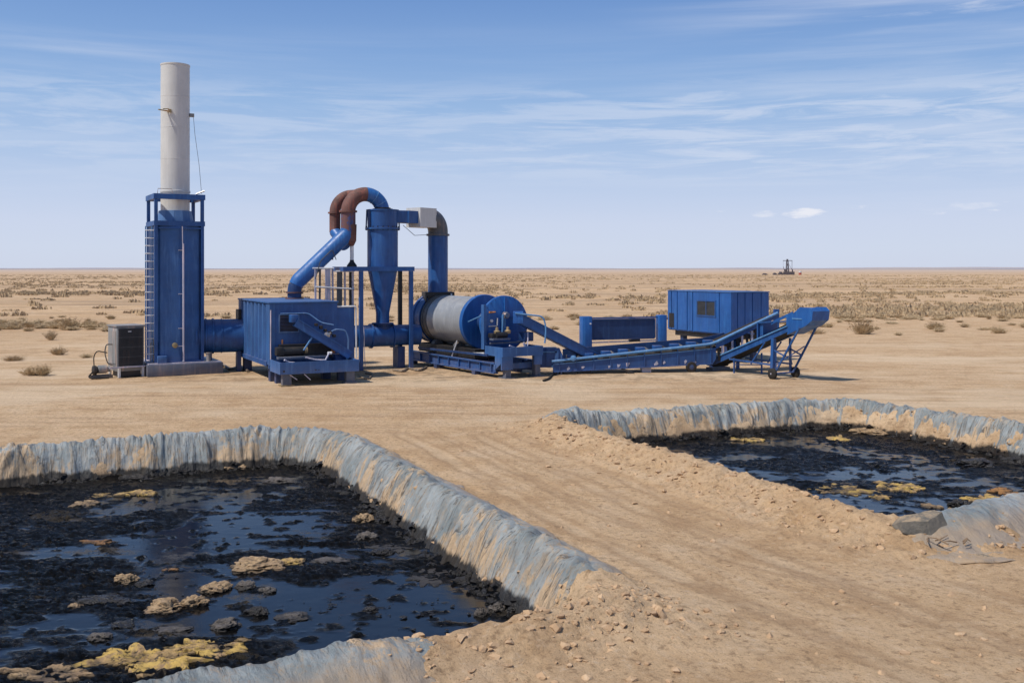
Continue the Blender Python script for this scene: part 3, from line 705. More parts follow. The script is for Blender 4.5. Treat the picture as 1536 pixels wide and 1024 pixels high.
# small tarry crumbs over both pools
sx_ = []; 
for P, (x0, x1, y0, y1), n_ in ((PL, (-10, 1.2, 9.5, 23), 2200), (PR, (1.5, 13, 15, 28.5), 1300)):
    x = rng.uniform(x0, x1, n_); y = rng.uniform(y0, y1, n_); d, s = P.dist(x, y); dens = fbm(x * .5, y * .8, 3, 66); k = (d > .5) & (dens > .08)
    sx_ += [(a, b_, SLUDGE_Z + .01) for a, b_ in zip(x[k], y[k])]
half = len(sx_) * 2 // 3
crumbs('tar_crumbs', 'dark_lump', sx_[:half], .008, .04, 'black tar crumbs floating over the sludge', 8, zs=.4)
crumbs('tan_crumbs', 'tan_lump', sx_[half:], .008, .04, 'pale oily crumbs floating over the sludge', 9, zs=.4)

bx_, by_ = [], []
for P, a_, b__, mid, n_ in ((PL, (-14, 19.5), (1.3, 12.0), (-4.4, 23.2), 900), (PR, (1.2, 25.2), (13.8, 20.8), (9.3, 28.6), 700)):
    s0, s1 = _orient(P, a_, b__, mid); s1 = s1 + P.len if s1 < s0 else s1
    S = rng.uniform(s0, s1, n_); S = S[fbm(S * .9, S * 0, 3, 44) > -.15]; D = rng.normal(.60, .09, len(S)); q = P.sample(S) + P.inward(S) * D[:, None]; bx_.extend(q[:, 0]); by_.extend(q[:, 1])
bx_ = np.array(bx_); by_ = np.array(by_); bz_ = terrain(bx_.copy(), by_.copy()); kk = bz_ < -.34; bx_, by_, bz_ = bx_[kk], by_[kk], np.maximum(bz_[kk], SLUDGE_Z - .01); bp = np.stack([bx_, by_, bz_], -1); pick = rng.random(len(bp)) < .62
crumbs('bank_tar', 'dark_lump', bp[pick], .012, .085, 'black tar clods heaped where liner meets sludge', 18, 2.2, 2); crumbs('bank_earth', 'tan_lump', bp[~pick], .012, .08, 'tan earth clods slumped where liner meets sludge', 19, 2.2, 2)

# rock slab and twigs at the near corner of the right pit
x, y, _ = gp(1384, 818, 0.0); zr = hz(x, y)
bm = bmesh.new(); pts = [(-.36, -.05, .02), (.0, -.22, -.05), (.36, -.08, .08), (.42, .16, .14), (.05, .28, .12), (-.36, .22, .06), (-.33, .0, .17), (-.02, -.15, .20), (.30, -.02, .27), (.28, .14, .28), (-.26, .18, .2), (-.1, .1, .24)]
for p in pts: bm.verts.new(p)
bmesh.ops.convex_hull(bm, input=bm.verts[:]); bmesh.ops.subdivide_edges(bm, edges=bm.edges[:], cuts=3, use_grid_fill=True)
for p in bm.verts: p.co += Vector((mnoise.noise(p.co * 9), mnoise.noise(p.co * 9 + Vector((5, 0, 0))), mnoise.noise(p.co * 9 + Vector((0, 7, 0))))) * .018
m, t, b = new_mat('grey_stone'); o_ = t.n('ShaderNodeTexCoord').outputs['Object']
nz_ = t.n('ShaderNodeSeparateXYZ', {0: t.n('ShaderNodeNewGeometry').outputs['Normal']}).outputs[2]
lk(t, t.mix(t.m('MULTIPLY', t.rng(nz_, .3, .9), t.rng(t.noise(o_, 6, 6, .75), .35, .6)), t.mix(t.rng(t.noise(o_, 5, 6, .7), .35, .65), (.13, .125, .11), (.24, .215, .175)), (.48, .35, .22)), b.inputs['Base Color']); b.inputs['Roughness'].default_value = .9; lk(t, t.bump(t.noise(o_, 9, 9, .75), 1.0, .06), b.inputs['Normal']); M['stone'] = m
tag(B().bm(bm).build('rock_slab', 'stone', None, (x, y, zr - .05), R(12), sharp=25), 'angular grey rock slab lying at near corner of right pit', 'rock')
m, t, b = new_mat('dry_wood'); o_ = t.n('ShaderNodeTexCoord').outputs['Object']
lk(t, t.mix(t.noise(o_, 8, 4), (.30, .21, .13), (.16, .10, .06)), b.inputs['Base Color']); b.inputs['Roughness'].default_value = .9; M['wood'] = m
x, y, _ = gp(1432, 832, 0.0); zr = hz(x, y); tw = B(); rr = random.Random(3)
for i in range(6):
    a = rr.uniform(-.5, 3.6); L = rr.uniform(.12, .36); cx, cy = rr.gauss(0, .15), rr.gauss(0, .1); dx, dy = math.cos(a) * L / 2, math.sin(a) * L / 2
    tw.tube([(cx - dx, cy - dy, .02 + rr.random() * .05), (cx + rr.uniform(-.03, .03), cy, .05 + rr.random() * .07), (cx + dx, cy + dy, .02 + rr.random() * .09)], [.012, .010, .005], 6)
tag(tw.build('twig_pile', 'wood', None, (x, y, zr)), 'tangle of dry brown twigs beside the grey rock slab', 'twigs')
lump('stone', 1468, 838, 44, 12, 'stone', 'flat pale stone right of the twig tangle', 'rock', .7, z=.02)

# ------------------------------------------------------------------ plant: stack tower
YAW = R(27)
def LB(loc, yaw): return Vector(loc), Matrix.Rotation(yaw, 3, 'Z')
tw_ = thing('exhaust_tower', 'tall blue framed scrubber tower carrying a cream chimney stack', 'tower', (-13.36, 37.2, 0), R(29))
W = 1.82; cx = W / 2
B().box(-.30, 2.45, -.32, 2.1, 0.0, .43, .015).build('base_slab', 'skid_grey', tw_)
b_ = B(); b_.box(-.25, 2.4, -.27, 2.05, .43, .47)
b_.build('base_rim', 'lilac', tw_)
for (x0, y0) in ((0, 0), (W - .13, 0), (0, W - .13), (W - .13, W - .13)):
    B().box(x0, x0 + .12, y0, y0 + .12, .47, 6.62).build('post', 'blue', tw_)
def frame_ring(z0, z1, ex=.03):
    q = B(); q.box(-ex, W + ex, -ex, .15, z0, z1); q.box(-ex, W + ex, W - .15, W + ex, z0, z1); q.box(-ex, .15, .153, W - .153, z0, z1); q.box(W - .15, W + ex, .153, W - .153, z0, z1); return q
frame_ring(6.622, 6.82).build('top_frame', 'blue', tw_); frame_ring(5.62, 5.80, .02).build('lower_frame', 'blue', tw_)
b_ = B()
b_.box(.03, .05, .133, W - .133, .47, 5.62); b_.box(W - .05, W - .03, .133, W - .133, .47, 5.62)
b_.build('side_panel', 'blue_dark', tw_)
sec = [(.135, .42), (.15, .13), (.22, .07), (.88, -.02), (.95, -.02), (1.60, .09), (1.67, .15), (1.685, .42), (1.685, 1.68), (.135, 1.68)]
ves = B().prism([(x_, y_, .47) for x_, y_ in sec], (0, 0, 5.15)).build('vessel', 'blue_faded', tw_, sharp=20)
b_ = B(); b_.bar((.915, -.03, .5), (.915, -.03, 5.6), .04, .03); b_.bar((1.63, .09, .5), (1.63, .09, 5.6), .03, .03); b_.build('seam', 'blue', ves)
b_ = B(); b_.box(.14, 1.68, -.06, .0, .47, .53); b_.box(.14, 1.68, -.06, .0, 5.50, 5.56); b_.build('rim_strip', 'blue', ves)
b_ = B(); b_.rings((cx, cx, 5.62), (cx, cx, 8), [(0, .70), (.1, .70), (.52, .62), (.6, .61)], 12); b_.build('cone_collar', 'blue_pale', tw_, sharp=20)  # collar's sunlit look is put into its paler colour
sk = B(); sk.rings((cx, cx, 6.1), (cx, cx, 12), [(0, .535), (.82, .535), (.83, .56), (.90, .56), (.91, .535), (5.70, .535), (5.705, .548), (5.76, .548), (5.761, .50), (5.2, .50)], 64); stk = sk.build('chimney', 'cream', tw_)
for z_ in (8.2, 9.4, 10.6): B().rings((cx, cx, z_), (cx, cx, 20), [(0, .5345), (.004, .5395), (.018, .5395), (.022, .5345)], 64).build('weld_seam', 'cream', stk)
br = B(); br.bar((cx - .35, cx - .40, 10.0), (cx - .72, cx - .62, 10.0), .05, .04); br.bar((cx - .30, cx - .46, 10.0), (cx - .30, cx - .56, 10.0), .12, .12); br.bar((cx - .55, cx - .55, 10.05), (cx - .34, cx - .58, 10.06), .03); br.build('bracket', 'tan_part', stk)
br = B(); br.bar((cx + .50, cx - .2, 9.93), (cx + .66, cx - .2, 9.93), .14, .13); br.build('bracket', 'grey', stk)
br = B(); br.tube([(cx + .64, cx - .2, 9.9), (cx + .70, cx - .2, 9.2), (cx + .85, cx - .25, 8.0), (cx + .93, cx - .3, 6.9)], .008, 5); br.build('guy_wire', 'hose', tw_)
br = B(); br.tube([(.1, -.02, 6.82), (.12, -.02, 7.0), (.62, -.02, 7.0), (.66, -.02, 6.82)], .014, 6); br.tube([(1.55, .2, 6.85), (1.85, .1, 6.98)], .03, 6); br.build('hand_rail', 'steel', tw_)
ld = B(); ld.bar((-.27, .3, .5), (-.27, .3, 5.6), .04, .05); ld.bar((-.04, .3, .5), (-.04, .3, 5.6), .04, .05); lad = ld.build('ladder', 'blue_light', tw_)
rg = B()
for i in range(17): rg.cyl((-.30, .26, .8 + i * .29), (.02, .26, .8 + i * .29), .022, 6)
rg.build('rung', 'white', lad)
cd = B(); cd.tube([(1.03, -.10, .5), (1.02, -.10, 4.95)], .036, 8); cd.tube([(1.0, -.09, 4.95), (.99, -.09, 5.6)], .018, 6); con = cd.build('conduit', 'lilac', tw_)
cb = B()
for z in (1.08, 1.75, 3.05, 4.7): cb.bar((.85, -.05, z), (1.05, -.05, z), .04, .03)
cb.build('clip', 'lilac', con)
gv = B(); gv.cyl((.72, .12, 1.12), (.72, -.10, 1.12), .05, 10); gv.rings((.72, -.02, 1.12), (.72, -1, 1.12), [(0, .05), (.02, .10), (.1, .10), (.12, .05)], 16); gv.build('valve', 'tan_part', tw_)
sp = B(); sp.box(.08, .42, -.20, -.02, .47, .74, .02); sp.build('junction_box', 'blue_faded', tw_)
sp = B(); sp.cyl((1.95, -.1, .47), (1.95, -.1, .78), .09, 14); sp.cyl((1.95, -.1, .78), (1.95, -.1, .8), .12, 14); sp.build('pipe_stub', 'grey', tw_)

# cooling unit
cu = thing('cooling_unit', 'grey cabinet with dark louvred front standing left of the tower', 'cooling unit', (-14.47, 36.5, 0), R(39))
B().box(0, .98, .03, 1.1, .22, 1.86, .02).build('casing', 'grey', cu)
B().box(.05, .93, 0, .028, .40, 1.80).build('front_panel', 'panel_black', cu)
b_ = B()
for z in (.40, .74, 1.10, 1.46, 1.79): b_.box(.05, .93, -.012, -.001, z, z + .016)
b_.build('seam', 'band_grey', cu)
b_ = B()
for i in range(40): b_.box(.08, .90, -.010, -.002, .43 + i * .0335, .437 + i * .0335)
b_.build('louvre', 'black', cu)
B().box(.38, .50, -.014, -.003, 1.67, 1.70).build('badge', 'white', cu)
B().box(-.04, 1.02, -.02, 1.14, 1.862, 1.91).build('roof', 'grey', cu)
for (x0, y0) in ((.02, -.05), (.88, -.05), (.02, 1.0), (.88, 1.0)): B().box(x0, x0 + .08, y0, y0 + .08, 0, .40 if y0 < 0 else .22).build('leg', 'white', cu)
B().box(-.3, .98, -.12, -.055, .36, .41).build('rail', 'lilac', cu)
B().box(.12, .86, .05, .9, .03, .215).build('sump', 'black', cu)
b_ = B(); b_.tube(fillet([(-.03, .5, 1.2), (-.25, .5, 1.22), (-.32, .45, .9), (-.22, .4, .5), (-.05, .4, .45)], .15), .022, 8); b_.build('hose', 'hose', cu)
b_ = B(); b_.box(-.02, -.001, .15, .95, .5, 1.7); b_.build('side_panel', 'grey', cu)
# pump
pu = thing('water_pump', 'small grey pump with black hoses beside the cooling unit', 'pump', (-15.0, 36.35, 0), R(39))
B().rings((-.1, .1, .32), (.5, .1, .32), [(0, .10), (.02, .15), (.3, .15), (.34, .1), (.42, .1)], 18).build('motor', 'grey', pu)
b_ = B(); b_.rings((-.28, .1, .30), (-.1, .1, .3), [(0, .12), (.02, .17), (.12, .17), (.17, .12)], 18); b_.build('pump_housing', 'black', pu)
b_ = B(); b_.box(-.35, .4, -.05, .0, .0, .12); b_.box(-.35, .4, .22, .27, .0, .12); b_.build('base', 'band_grey', pu)
b_ = B(); b_.tube(fillet([(-.22, .1, .4), (-.24, .1, .8), (-.1, .2, 1.0), (.3, .3, .9)], .15), .02, 8); b_.tube(fillet([(-.28, .05, .25), (-.5, -.1, .08), (-.3, -.25, .03), (.2, -.2, .03)], .15), .03, 8); b_.build('hose', 'rubber', pu)

# ------------------------------------------------------------------ blue treatment box
bx = thing('treatment_unit', 'blue ribbed steel box unit with screw chute over front tray', 'treatment unit', (-7.83, 33.6, 0), YAW)
Bw, Bf, Bd, Z0, Z1 = 2.45, 1.5, 5.2, .61, 2.83
b_ = B(); b_.box(.19, Bw, Bf, Bf + Bd, Z0, Z1 - .06); cas = b_.build('casing', 'blue', bx)
B().box(-.03, Bw + .04, Bf - .04, Bf + Bd + .04, Z1 - .057, Z1, .01).build('roof', 'blue_faded', bx)
pol = []; y = Bf + .36; k = 0
while y < Bf + Bd - .4:
    pol += [(.0, y), (.0, y + .20), (.17, y + .30), (.17, y + .52)]; y += .62
rb = B(); vs = []; fs = []
for (xx, yy) in pol: vs += [(xx, yy, Z0 + .1), (xx, yy, Z1 - .09)]
for i in range(len(pol) - 1): fs.append((2 * i, 2 * i + 1, 2 * i + 3, 2 * i + 2))
rb.add(vs, fs); rb.build('ribbed_wall', 'blue_faded', bx, sharp=10)
b_ = B(); b_.box(0, .187, Bf - .003, Bf + .36, Z0 + .003, Z1 - .06); b_.box(0, .187, Bf + Bd - .4, Bf + Bd, Z0 + .003, Z1 - .06); b_.build('corner_post', 'blue_faded', bx)
b_ = B(); b_.box(-.03, .185, Bf + .363, Bf + Bd - .403, Z0 - .06, Z0 + .1); b_.box(-.02, Bw + .02, Bf - .02, Bf + .1, Z0 - .12, Z0 - .003); b_.box(-.02, Bw + .02, Bf + Bd - .1, Bf + Bd, Z0 - .12, Z0 - .003); b_.build('skid', 'blue', bx)
for (x0, y0) in ((.1, Bf + .3), (2.0, Bf + .3), (.1, Bf + 4.6), (2.0, Bf + 4.6)): B().box(x0, x0 + .3, y0, y0 + .3, 0, Z0 - .06).build('leg', 'blue_dark', bx)
B().cyl((.03, Bf - .05, Z0), (.03, Bf - .05, 2.55), .022, 8).build('conduit', 'lilac', bx)
b_ = B(); b_.box(-.12, -.003, Bf + Bd - .55, Bf + Bd - .05, 1.0, 2.4); b_.build('switch_box', 'black', bx)
# louvre on the front
b_ = B(); b_.box(.32, 1.05, Bf - .03, Bf - .002, 1.74, 1.78); b_.box(.32, 1.05, Bf - .03, Bf - .002, 2.36, 2.40); b_.box(.32, .36, Bf - .03, Bf - .002, 1.783, 2.357); b_.box(1.01, 1.05, Bf - .03, Bf - .002, 1.783, 2.357); lv = b_.build('louvre', 'blue_pale', bx)
B().box(.363, 1.007, Bf - .008, Bf - .001, 1.783, 2.357).build('backing', 'black', lv)
b_ = B()
for i in range(11): b_.bar((.363, Bf - .022, 1.81 + i * .05), (1.007, Bf - .022, 1.81 + i * .05), .03, .008, up=(0, -.6, 1))
b_.build('slat', 'blue_dark', lv)
# lower cabinet on the right
B().box(Bw + .002, Bw + .66, Bf + .05, Bf + 1.6, Z0, 2.60).build('side_cabinet', 'blue', bx)
b_ = B(); b_.tube(fillet([(Bw, Bf, 2.63), (Bw + .70, Bf, 2.63), (Bw + .72, Bf, .75)], .08), .032, 8); b_.build('white_pipe', 'white', bx)
# tray
b_ = B(); b_.box(0, 2.78, 0, .05, .42, .82); b_.box(0, 2.78, 1.40, 1.45, .42, .82); b_.box(0, .05, .052, 1.398, .42, .82); b_.box(2.73, 2.78, .052, 1.398, .42, .82); b_.box(.052, 2.728, .052, 1.398, .44, .5); tr = b_.build('tray', 'blue_faded', bx)
b_ = B(); b_.box(.10, .16, -.012, -.001, .5, .56); b_.box(1.2, 1.26, -.012, -.001, .52, .55); b_.box(1.31, 1.36, -.012, -.001, .52, .54); b_.build('stain', 'black', tr)
for x0 in (.12, 2.36):
    l_ = B().box(x0, x0 + .3, .12, .36, .05, .42).build('leg', 'skid_grey', bx); B().box(x0 - .08, x0 + .38, .04, .44, 0, .048).build('foot_plate', 'tan_part' if x0 < 1 else 'skid_grey', l_)
for x0 in (.12, 2.36): B().box(x0, x0 + .25, 1.05, 1.3, 0, .42).build('leg', 'blue_dark', bx)
# screw chute
def chute(parent, p, q, w, h, mat, top=None, name='screw_chute'):
    p = Vector(p); q = Vector(q); d = (q - p).normalized(); a = d.cross(Vector((0, 0, 1))).normalized() * w / 2; u = a.cross(d).normalized() * h
    c = B(); th = .025
    c.add([p - a, p + a, q + a, q - a, p - a - u * .08, p + a - u * .08, q + a - u * .08, q - a - u * .08], [(0, 1, 2, 3), (7, 6, 5, 4), (0, 4, 5, 1), (2, 6, 7, 3), (1, 5, 6, 2), (3, 7, 4, 0)])
    for sgn in (-1, 1):
        s0 = a * sgn; o2 = a.normalized() * th * sgn
        c.add([p + s0, q + s0, q + s0 + u, p + s0 + u, p + s0 + o2, q + s0 + o2, q + s0 + u + o2, p + s0 + u + o2], [(0, 1, 2, 3), (7, 6, 5, 4), (0, 3, 7, 4), (1, 5, 6, 2), (0, 4, 5, 1), (3, 2, 6, 7)])
        c.bar(p + s0 + u + o2, q + s0 + u + o2, .07, .03)
    ob = c.build(name, mat, parent)
    sc = B(); L = (q - p).length; ax_u = u * .5; n = int(L / .03); hel = []
    sc.cyl(p + ax_u, q + ax_u, .05, 10)
    k = int(L / .22)
    for i in range(k): sc.cyl(p + d * (i + .5) * L / k + ax_u - d * .012, p + d * (i + .5) * L / k + ax_u + d * .012, min(w, h) * .46, 16)
    sc.build('screw', 'blue_dark', ob); return ob
ch = chute(bx, (.72, 1.02, 2.02), (2.60, .78, .82), .36, .26, 'blue')
B().box(.60, .86, .85, 1.2, 2.12, 2.40, .02).build('gear_motor', 'blue', bx)
b_ = B(); b_.tube(fillet([(.36, Bf - .10, 2.42), (1.35, Bf - .10, 2.42), (1.75, Bf - .35, 2.08), (2.15, .95, 2.0)], .15), .025, 8); b_.build('pipe', 'blue_pale', bx)
b_ = B(); b_.tube(fillet([(2.0, .95, 1.72), (2.2, .93, 1.85), (2.58, .93, 1.80), (2.68, .9, 1.5), (2.66, .9, .85)], .12), .028, 8); b_.build('pipe', 'blue_pale', bx)
b_ = B(); b_.bar((1.0, .7, 1.16), (1.42, .85, 1.72), .05, .04); b_.build('strut', 'blue_light', bx)
b_ = B()
for i, (x_, z_) in enumerate(((1.45, 1.98), (1.62, 1.87), (1.78, 1.77), (1.95, 1.66), (2.1, 1.57))): b_.box(x_, x_ + .1, .82, .98, z_, z_ + .10 + .03 * (i % 2), .01)
b_.build('bearing', 'black', bx)
b_ = B(); b_.rings((1.85, .80, 1.66), (1.85, .5, 1.66), [(0, .05), (.01, .10), (.09, .10), (.11, .05)], 14); b_.bar((1.75, .78, 1.62), (2.0, .78, 1.74), .05); b_.build('valve', 'steel', bx)
b_ = B(); b_.cyl((.15, 1.0, 1.12), (1.05, 1.0, 1.12), .15, 18); b_.box(.1, .35, .85, 1.18, .98, 1.27, .02); b_.build('motor', 'black', bx)
b_ = B(); b_.rings((1.08, 1.0, 1.14), (1.4, 1.0, 1.14), [(0, .05), (.02, .12), (.12, .12), (.15, .05)], 16); b_.build('coupling', 'tan_part', bx)
b_ = B(); b_.box(.3, 2.2, 1.22, Bf - .06, .83, 1.34); b_.build('dark_backing', 'black', bx)  # black backing box added to darken the area under the chute
B().box(.12, 1.9, .72, 1.0, .86, .95, .01).build('shelf', 'skid_grey', bx)
b_ = B(); b_.tube(fillet([(.2, .2, .9), (.35, .25, .8), (.55, .2, .78)], .1), .035, 8); b_.tube(fillet([(.95, .3, .95), (1.3, .25, .85), (1.65, .2, .84)], .15), .028, 8); b_.bar((1.62, .2, .82), (1.80, .3, 1.08), .04); b_.build('lever', 'lilac', bx)
b_ = B(); b_.cyl((1.75, .35, 1.06), (1.9, .35, 1.06), .05, 10); b_.build('knob', 'white', bx)
b_ = B(); b_.box(2.2, 2.6, .9, 1.35, .55, .95, .02); b_.build('outlet_box', 'blue_dark', bx)
b_ = B(); b_.box(2.10, 2.22, 1.0, 1.1, 1.0, 1.2); b_.box(2.3, 2.36, Bf - .08, Bf - .003, 1.55, 1.62); b_.box(.42, .46, Bf - .06, Bf - .003, 1.35, 1.5); b_.build('fitting', 'orange', bx)
b_ = B(); b_.bar((.85, .08, .40), (1.05, .02, .2), .03); b_.bar((.35, .1, .4), (.6, .06, .22), .03); b_.build('strap', 'lilac', bx)
# handrail cage at the back of the roof
af = thing('access_frame', 'pale lilac pipe frame with upright rails behind the ribbed box side cabinet', 'railing', bx.location + Matrix.Rotation(YAW, 3, 'Z') @ Vector((2.5, 4.55, 0)), YAW)
for i, x_ in enumerate((.0, .22, .50, .72, .98, 1.22, 1.52)):
    w_ = .07 + (.14 if i in (2, 4) else 0); lean = (.03, -.04, .02, .05, -.03, .03, 0)[i]
    b_ = B(); b_.bar((x_ + lean, .1 * (i % 2), 0), (x_, .1 * (i % 2), 4.0 - .13 * (i > 3)), w_, .06, up=(0, 1, 0)); b_.build('upright', 'lilac' if i % 3 != 1 else 'band_grey', af)
for p_, q_ in (((-.12, -.08, 4.02), (.72, -.08, 4.02)), ((.74, -.08, 3.90), (1.56, -.08, 3.90)), ((-.02, -.08, 3.3), (1.55, -.08, 3.2))):
    B().cyl(p_, q_, .03, 8).build('rail', 'white', af)
B().tube(fillet([(-.05, -.2, 3.6), (.15, -.2, 4.3), (.62, -.2, 4.75), (.78, -.2, 4.35)], .1), .018, 6).build('cable', 'band_grey', af)
# connecting duct tower -> box
cdt = thing('connecting_duct', 'short ribbed blue duct between the tower and the ribbed box', 'duct', (-11.6, 38.9, 0), R(20))
b_ = B(); b_.rings((-.75, 0, 1.38), (2, 0, 1.38), [(0, .72), (.06, .72), (.07, .65), (.35, .65), (.36, .69), (.42, .69), (.43, .65), (.62, .65), (.63, .69), (.69, .69), (.70, .65), (.95, .65), (.96, .67), (1.0, .67), (1.01, .65), (2.0, .65)], 48); b_.build('pipe', 'blue', cdt)
for x_ in (-.3, .8): B().box(x_, x_ + .16, -.35, .35, 0, .78).build('support', 'blue_dark', cdt)

# ------------------------------------------------------------------ cyclone and stand
cy0 = Vector((-5.92, 39.15, 0))
st_ = thing('cyclone_stand', 'blue steel four legged stand holding the cyclone', 'stand', cy0, YAW)
for (x0, y0, mt) in ((-.07, 0, 'blue'), (2.03, 0, 'blue'), (-.07, 1.25, 'black'), (2.03, 1.25, 'black')):
    B().box(x0, x0 + .15, y0, y0 + .15, 0, 3.90).build('leg', mt, st_)
b_ = B(); b_.box(-.75, 2.22, -.03, .17, 3.902, 4.08); b_.box(-.75, 2.22, 1.22, 1.42, 3.902, 4.08); b_.box(-.10, .10, .172, 1.218, 3.902, 4.06); b_.box(2.0, 2.20, .172, 1.218, 3.902, 4.06); b_.box(-.75, -.60, .172, 1.218, 3.902, 4.06); b_.build('top_beam', 'blue', st_)
cyc = thing('cyclone_separator', 'blue cyclone vessel with tapered cone on the stand', 'cyclone', (-5.23, 40.23, 0), YAW)
b_ = B(); b_.rings((0, 0, 1.72), (0, 0, 9), [(0, .27), (.5, .27), (2.24, .60), (2.34, .615), (3.86, .615)], 48); b_.build('cone_body', 'blue', cyc)
b_ = B(); b_.rings((0, 0, 5.58), (0, 0, 9), [(0, .70), (.07, .70), (.08, .60), (.74, .63), (.75, .66), (.80, .66)], 28); col_ = b_.build('head_collar', 'blue', cyc)
b_ = B()
for j in range(20): a = j * math.pi / 10; b_.cyl((math.cos(a) * .67, math.sin(a) * .67, 5.55), (math.cos(a) * .67, math.sin(a) * .67, 5.71), .022, 6)
b_.build('bolt', 'black', col_)
b_ = B()
for a in (-2.8, -.35, .4, 1.8, 3.0): b_.bar((math.cos(a) * .67, math.sin(a) * .67, 5.65), (math.cos(a) * .64, math.sin(a) * .64, 6.36), .05, .03)
b_.build('lug', 'blue_dark', cyc)
b_ = B(); b_.box(.45, 1.02, -.26, .26, 5.86, 6.36); b_.build('inlet', 'blue', cyc)
# bottom duct along the yard
bd = thing('bottom_duct', 'blue horizontal duct under the cyclone joining box and drum', 'duct', (-5.23, 40.23, 0), YAW)
b_ = B(); b_.rings((-2.75, 0, 1.3), (2, 0, 1.3), [(0, .44), (.7, .44), (.71, .47), (.76, .47), (.77, .44), (1.25, .44), (1.26, .47), (1.31, .47), (1.32, .44), (2.2, .44), (2.21, .50), (2.27, .50), (2.28, .44), (3.1, .44), (3.11, .5), (3.17, .5), (3.18, .42), (4.3, .42)], 40); b_.build('pipe', 'blue', bd)
B().rings((0, 0, 1.3), (0, 0, 2.2), [(0, .36), (.44, .36), (.45, .44), (.52, .44)], 30).build('saddle', 'blue_dark', bd)
b_ = B(); b_.tube([(-.95, -.45, 1.72), (-.93, -.48, 1.3), (-.93, -.46, .9), (-.9, -.5, .1)], .015, 6); b_.build('strap', 'lilac', bd)
b_ = B(); b_.box(.55, .85, -.3, .3, 0, .85); b_.build('support', 'blue_dark', bd); B().box(-2.2, -2.0, -.3, .3, 0, .85).build('support', 'blue_dark', bd)

# ------------------------------------------------------------------ gooseneck duct
gd = thing('gooseneck_duct', 'sloping blue duct rising to a rusty double gooseneck', 'duct', (-8.5, 38.8, 0), 0); g0 = Vector((-8.5, 38.8, 0))
bvec = Vector((math.cos(YAW), math.sin(YAW), 0)); cyct = Vector((-5.23, 40.23, 0)); Rr = .72
ris = cyct - bvec * 2 * Rr
def L(p): return Vector(p) - g0
rr_ = .285
pth = fillet([(-8.48, 38.8, 2.82), (-8.48, 38.8, 3.38), (ris.x, ris.y, 5.42), (ris.x, ris.y, 5.95)], .42, 10)
i1 = 7
B().tube([L(p) for p in pth[:i1]], .27, 32).build('elbow', 'blue_dark', gd)
B().tube([L(p) for p in pth[i1 - 1:]], [.27 + (.305 - .27) * min(1, i / 5) - (.02 if i > 9 else 0) for i in range(len(pth) - i1 + 1)], 32).build('slope_pipe', 'duct_blue', gd)
b_ = B(); b_.cyl(L((-8.48, 38.8, 3.05)), L((-8.48, 38.8, 3.10)), .34, 28); b_.cyl(L((-8.48, 38.8, 2.83)), L((-8.48, 38.8, 2.87)), .36, 28); b_.build('flange', 'rusty', gd)
d_ = (Vector((ris.x, ris.y, 5.3)) - Vector((-8.48, 38.8, 3.38))).normalized()
for f_ in (.28, .62):
    c_ = Vector((-8.48, 38.8, 3.38)).lerp(Vector((ris.x, ris.y, 5.3)), f_); B().cyl(L(c_ - d_ * .012), L(c_ + d_ * .012), rr_ + .012, 30).build('weld_ring', 'duct_blue', gd)
def arc(off, a0, a1, n):
    return [L(cyct - bvec * Rr + bvec * Rr * math.cos(t) + Vector((0, 0, 6.26 + Rr * math.sin(t)))) + off for t in [a0 + (a1 - a0) * i / n for i in range(n + 1)]]
zero = Vector((0, 0, 0)); back = Vector((-math.sin(YAW), math.cos(YAW), 0))
B().tube([L((ris.x, ris.y, 5.5)), L((ris.x, ris.y, 6.26))], rr_ + .006, 32).build('riser', 'rust_blue', gd)
B().tube(arc(zero, math.pi, R(88), 16), rr_, 32).build('rusty_elbow', 'rusty', gd)
B().tube(arc(zero, R(88), 0, 16), rr_, 32).build('blue_elbow', 'duct_blue', gd)
b_ = B(); q = L((ris.x, ris.y, 6.24)); b_.cyl(q, q + Vector((0, 0, .07)), rr_ + .07, 30); b_.build('flange', 'rusty', gd)
b_ = B(); q = L((cyct.x, cyct.y, 6.26)); b_.cyl(q + Vector((0, 0, .06)), q + Vector((0, 0, .20)), rr_ + .04, 30); b_.cyl(q + Vector((0, 0, .12)), q + Vector((0, 0, .16)), rr_ + .12, 30); b_.build('flange', 'black', gd)
off = back * .80 - bvec * .30
B().tube([L((ris.x, ris.y, 5.35)) + off * .8, L((ris.x, ris.y, 5.5)) + off, L((ris.x, ris.y, 6.26)) + off] + arc(off, math.pi, R(100), 14)[1:] + [arc(zero, R(92), R(91), 1)[0] + off * .3], .22, 28).build('rear_elbow', 'rusty', gd)
b_ = B(); q = L((ris.x, ris.y, 6.22)) + off; b_.cyl(q, q + Vector((0, 0, .06)), .28, 26); b_.build('flange', 'rusty', gd)
B().tube([L((ris.x, ris.y, 4.9)) + off * .2, L((ris.x, ris.y, 5.5)) + off], .23, 24).build('branch_pipe', 'duct_blue', gd)
# support pipe to the stand
sp0 = L((ris.x + .13, ris.y + .1, 4.5))
b_ = B(); b_.tube([L((ris.x + .10, ris.y - .02, 5.75)), L((ris.x + .12, ris.y, 5.1)), sp0 + Vector((0, 0, .45))], [.24, .2, .10], 18); b_.build('drain_cone', 'rusty', gd)
B().tube([sp0 + Vector((0, 0, .46)), sp0 + Vector((0, 0, -.15))], .075, 14).build('drain_pipe', 'white', gd)
b_ = B(); b_.rings(sp0 + Vector((0, 0, -.42)), sp0, [(0, .20), (.05, .20), (.2, .09), (.27, .08)], 18); b_.build('foot', 'black', gd)
b_ = B(); b_.tube(arc(zero, R(32), R(30), 1), rr_ + .012, 30); b_.tube(arc(zero, R(60), R(58), 1), rr_ + .012, 30); b_.build('weld_ring', 'blue_light', gd)

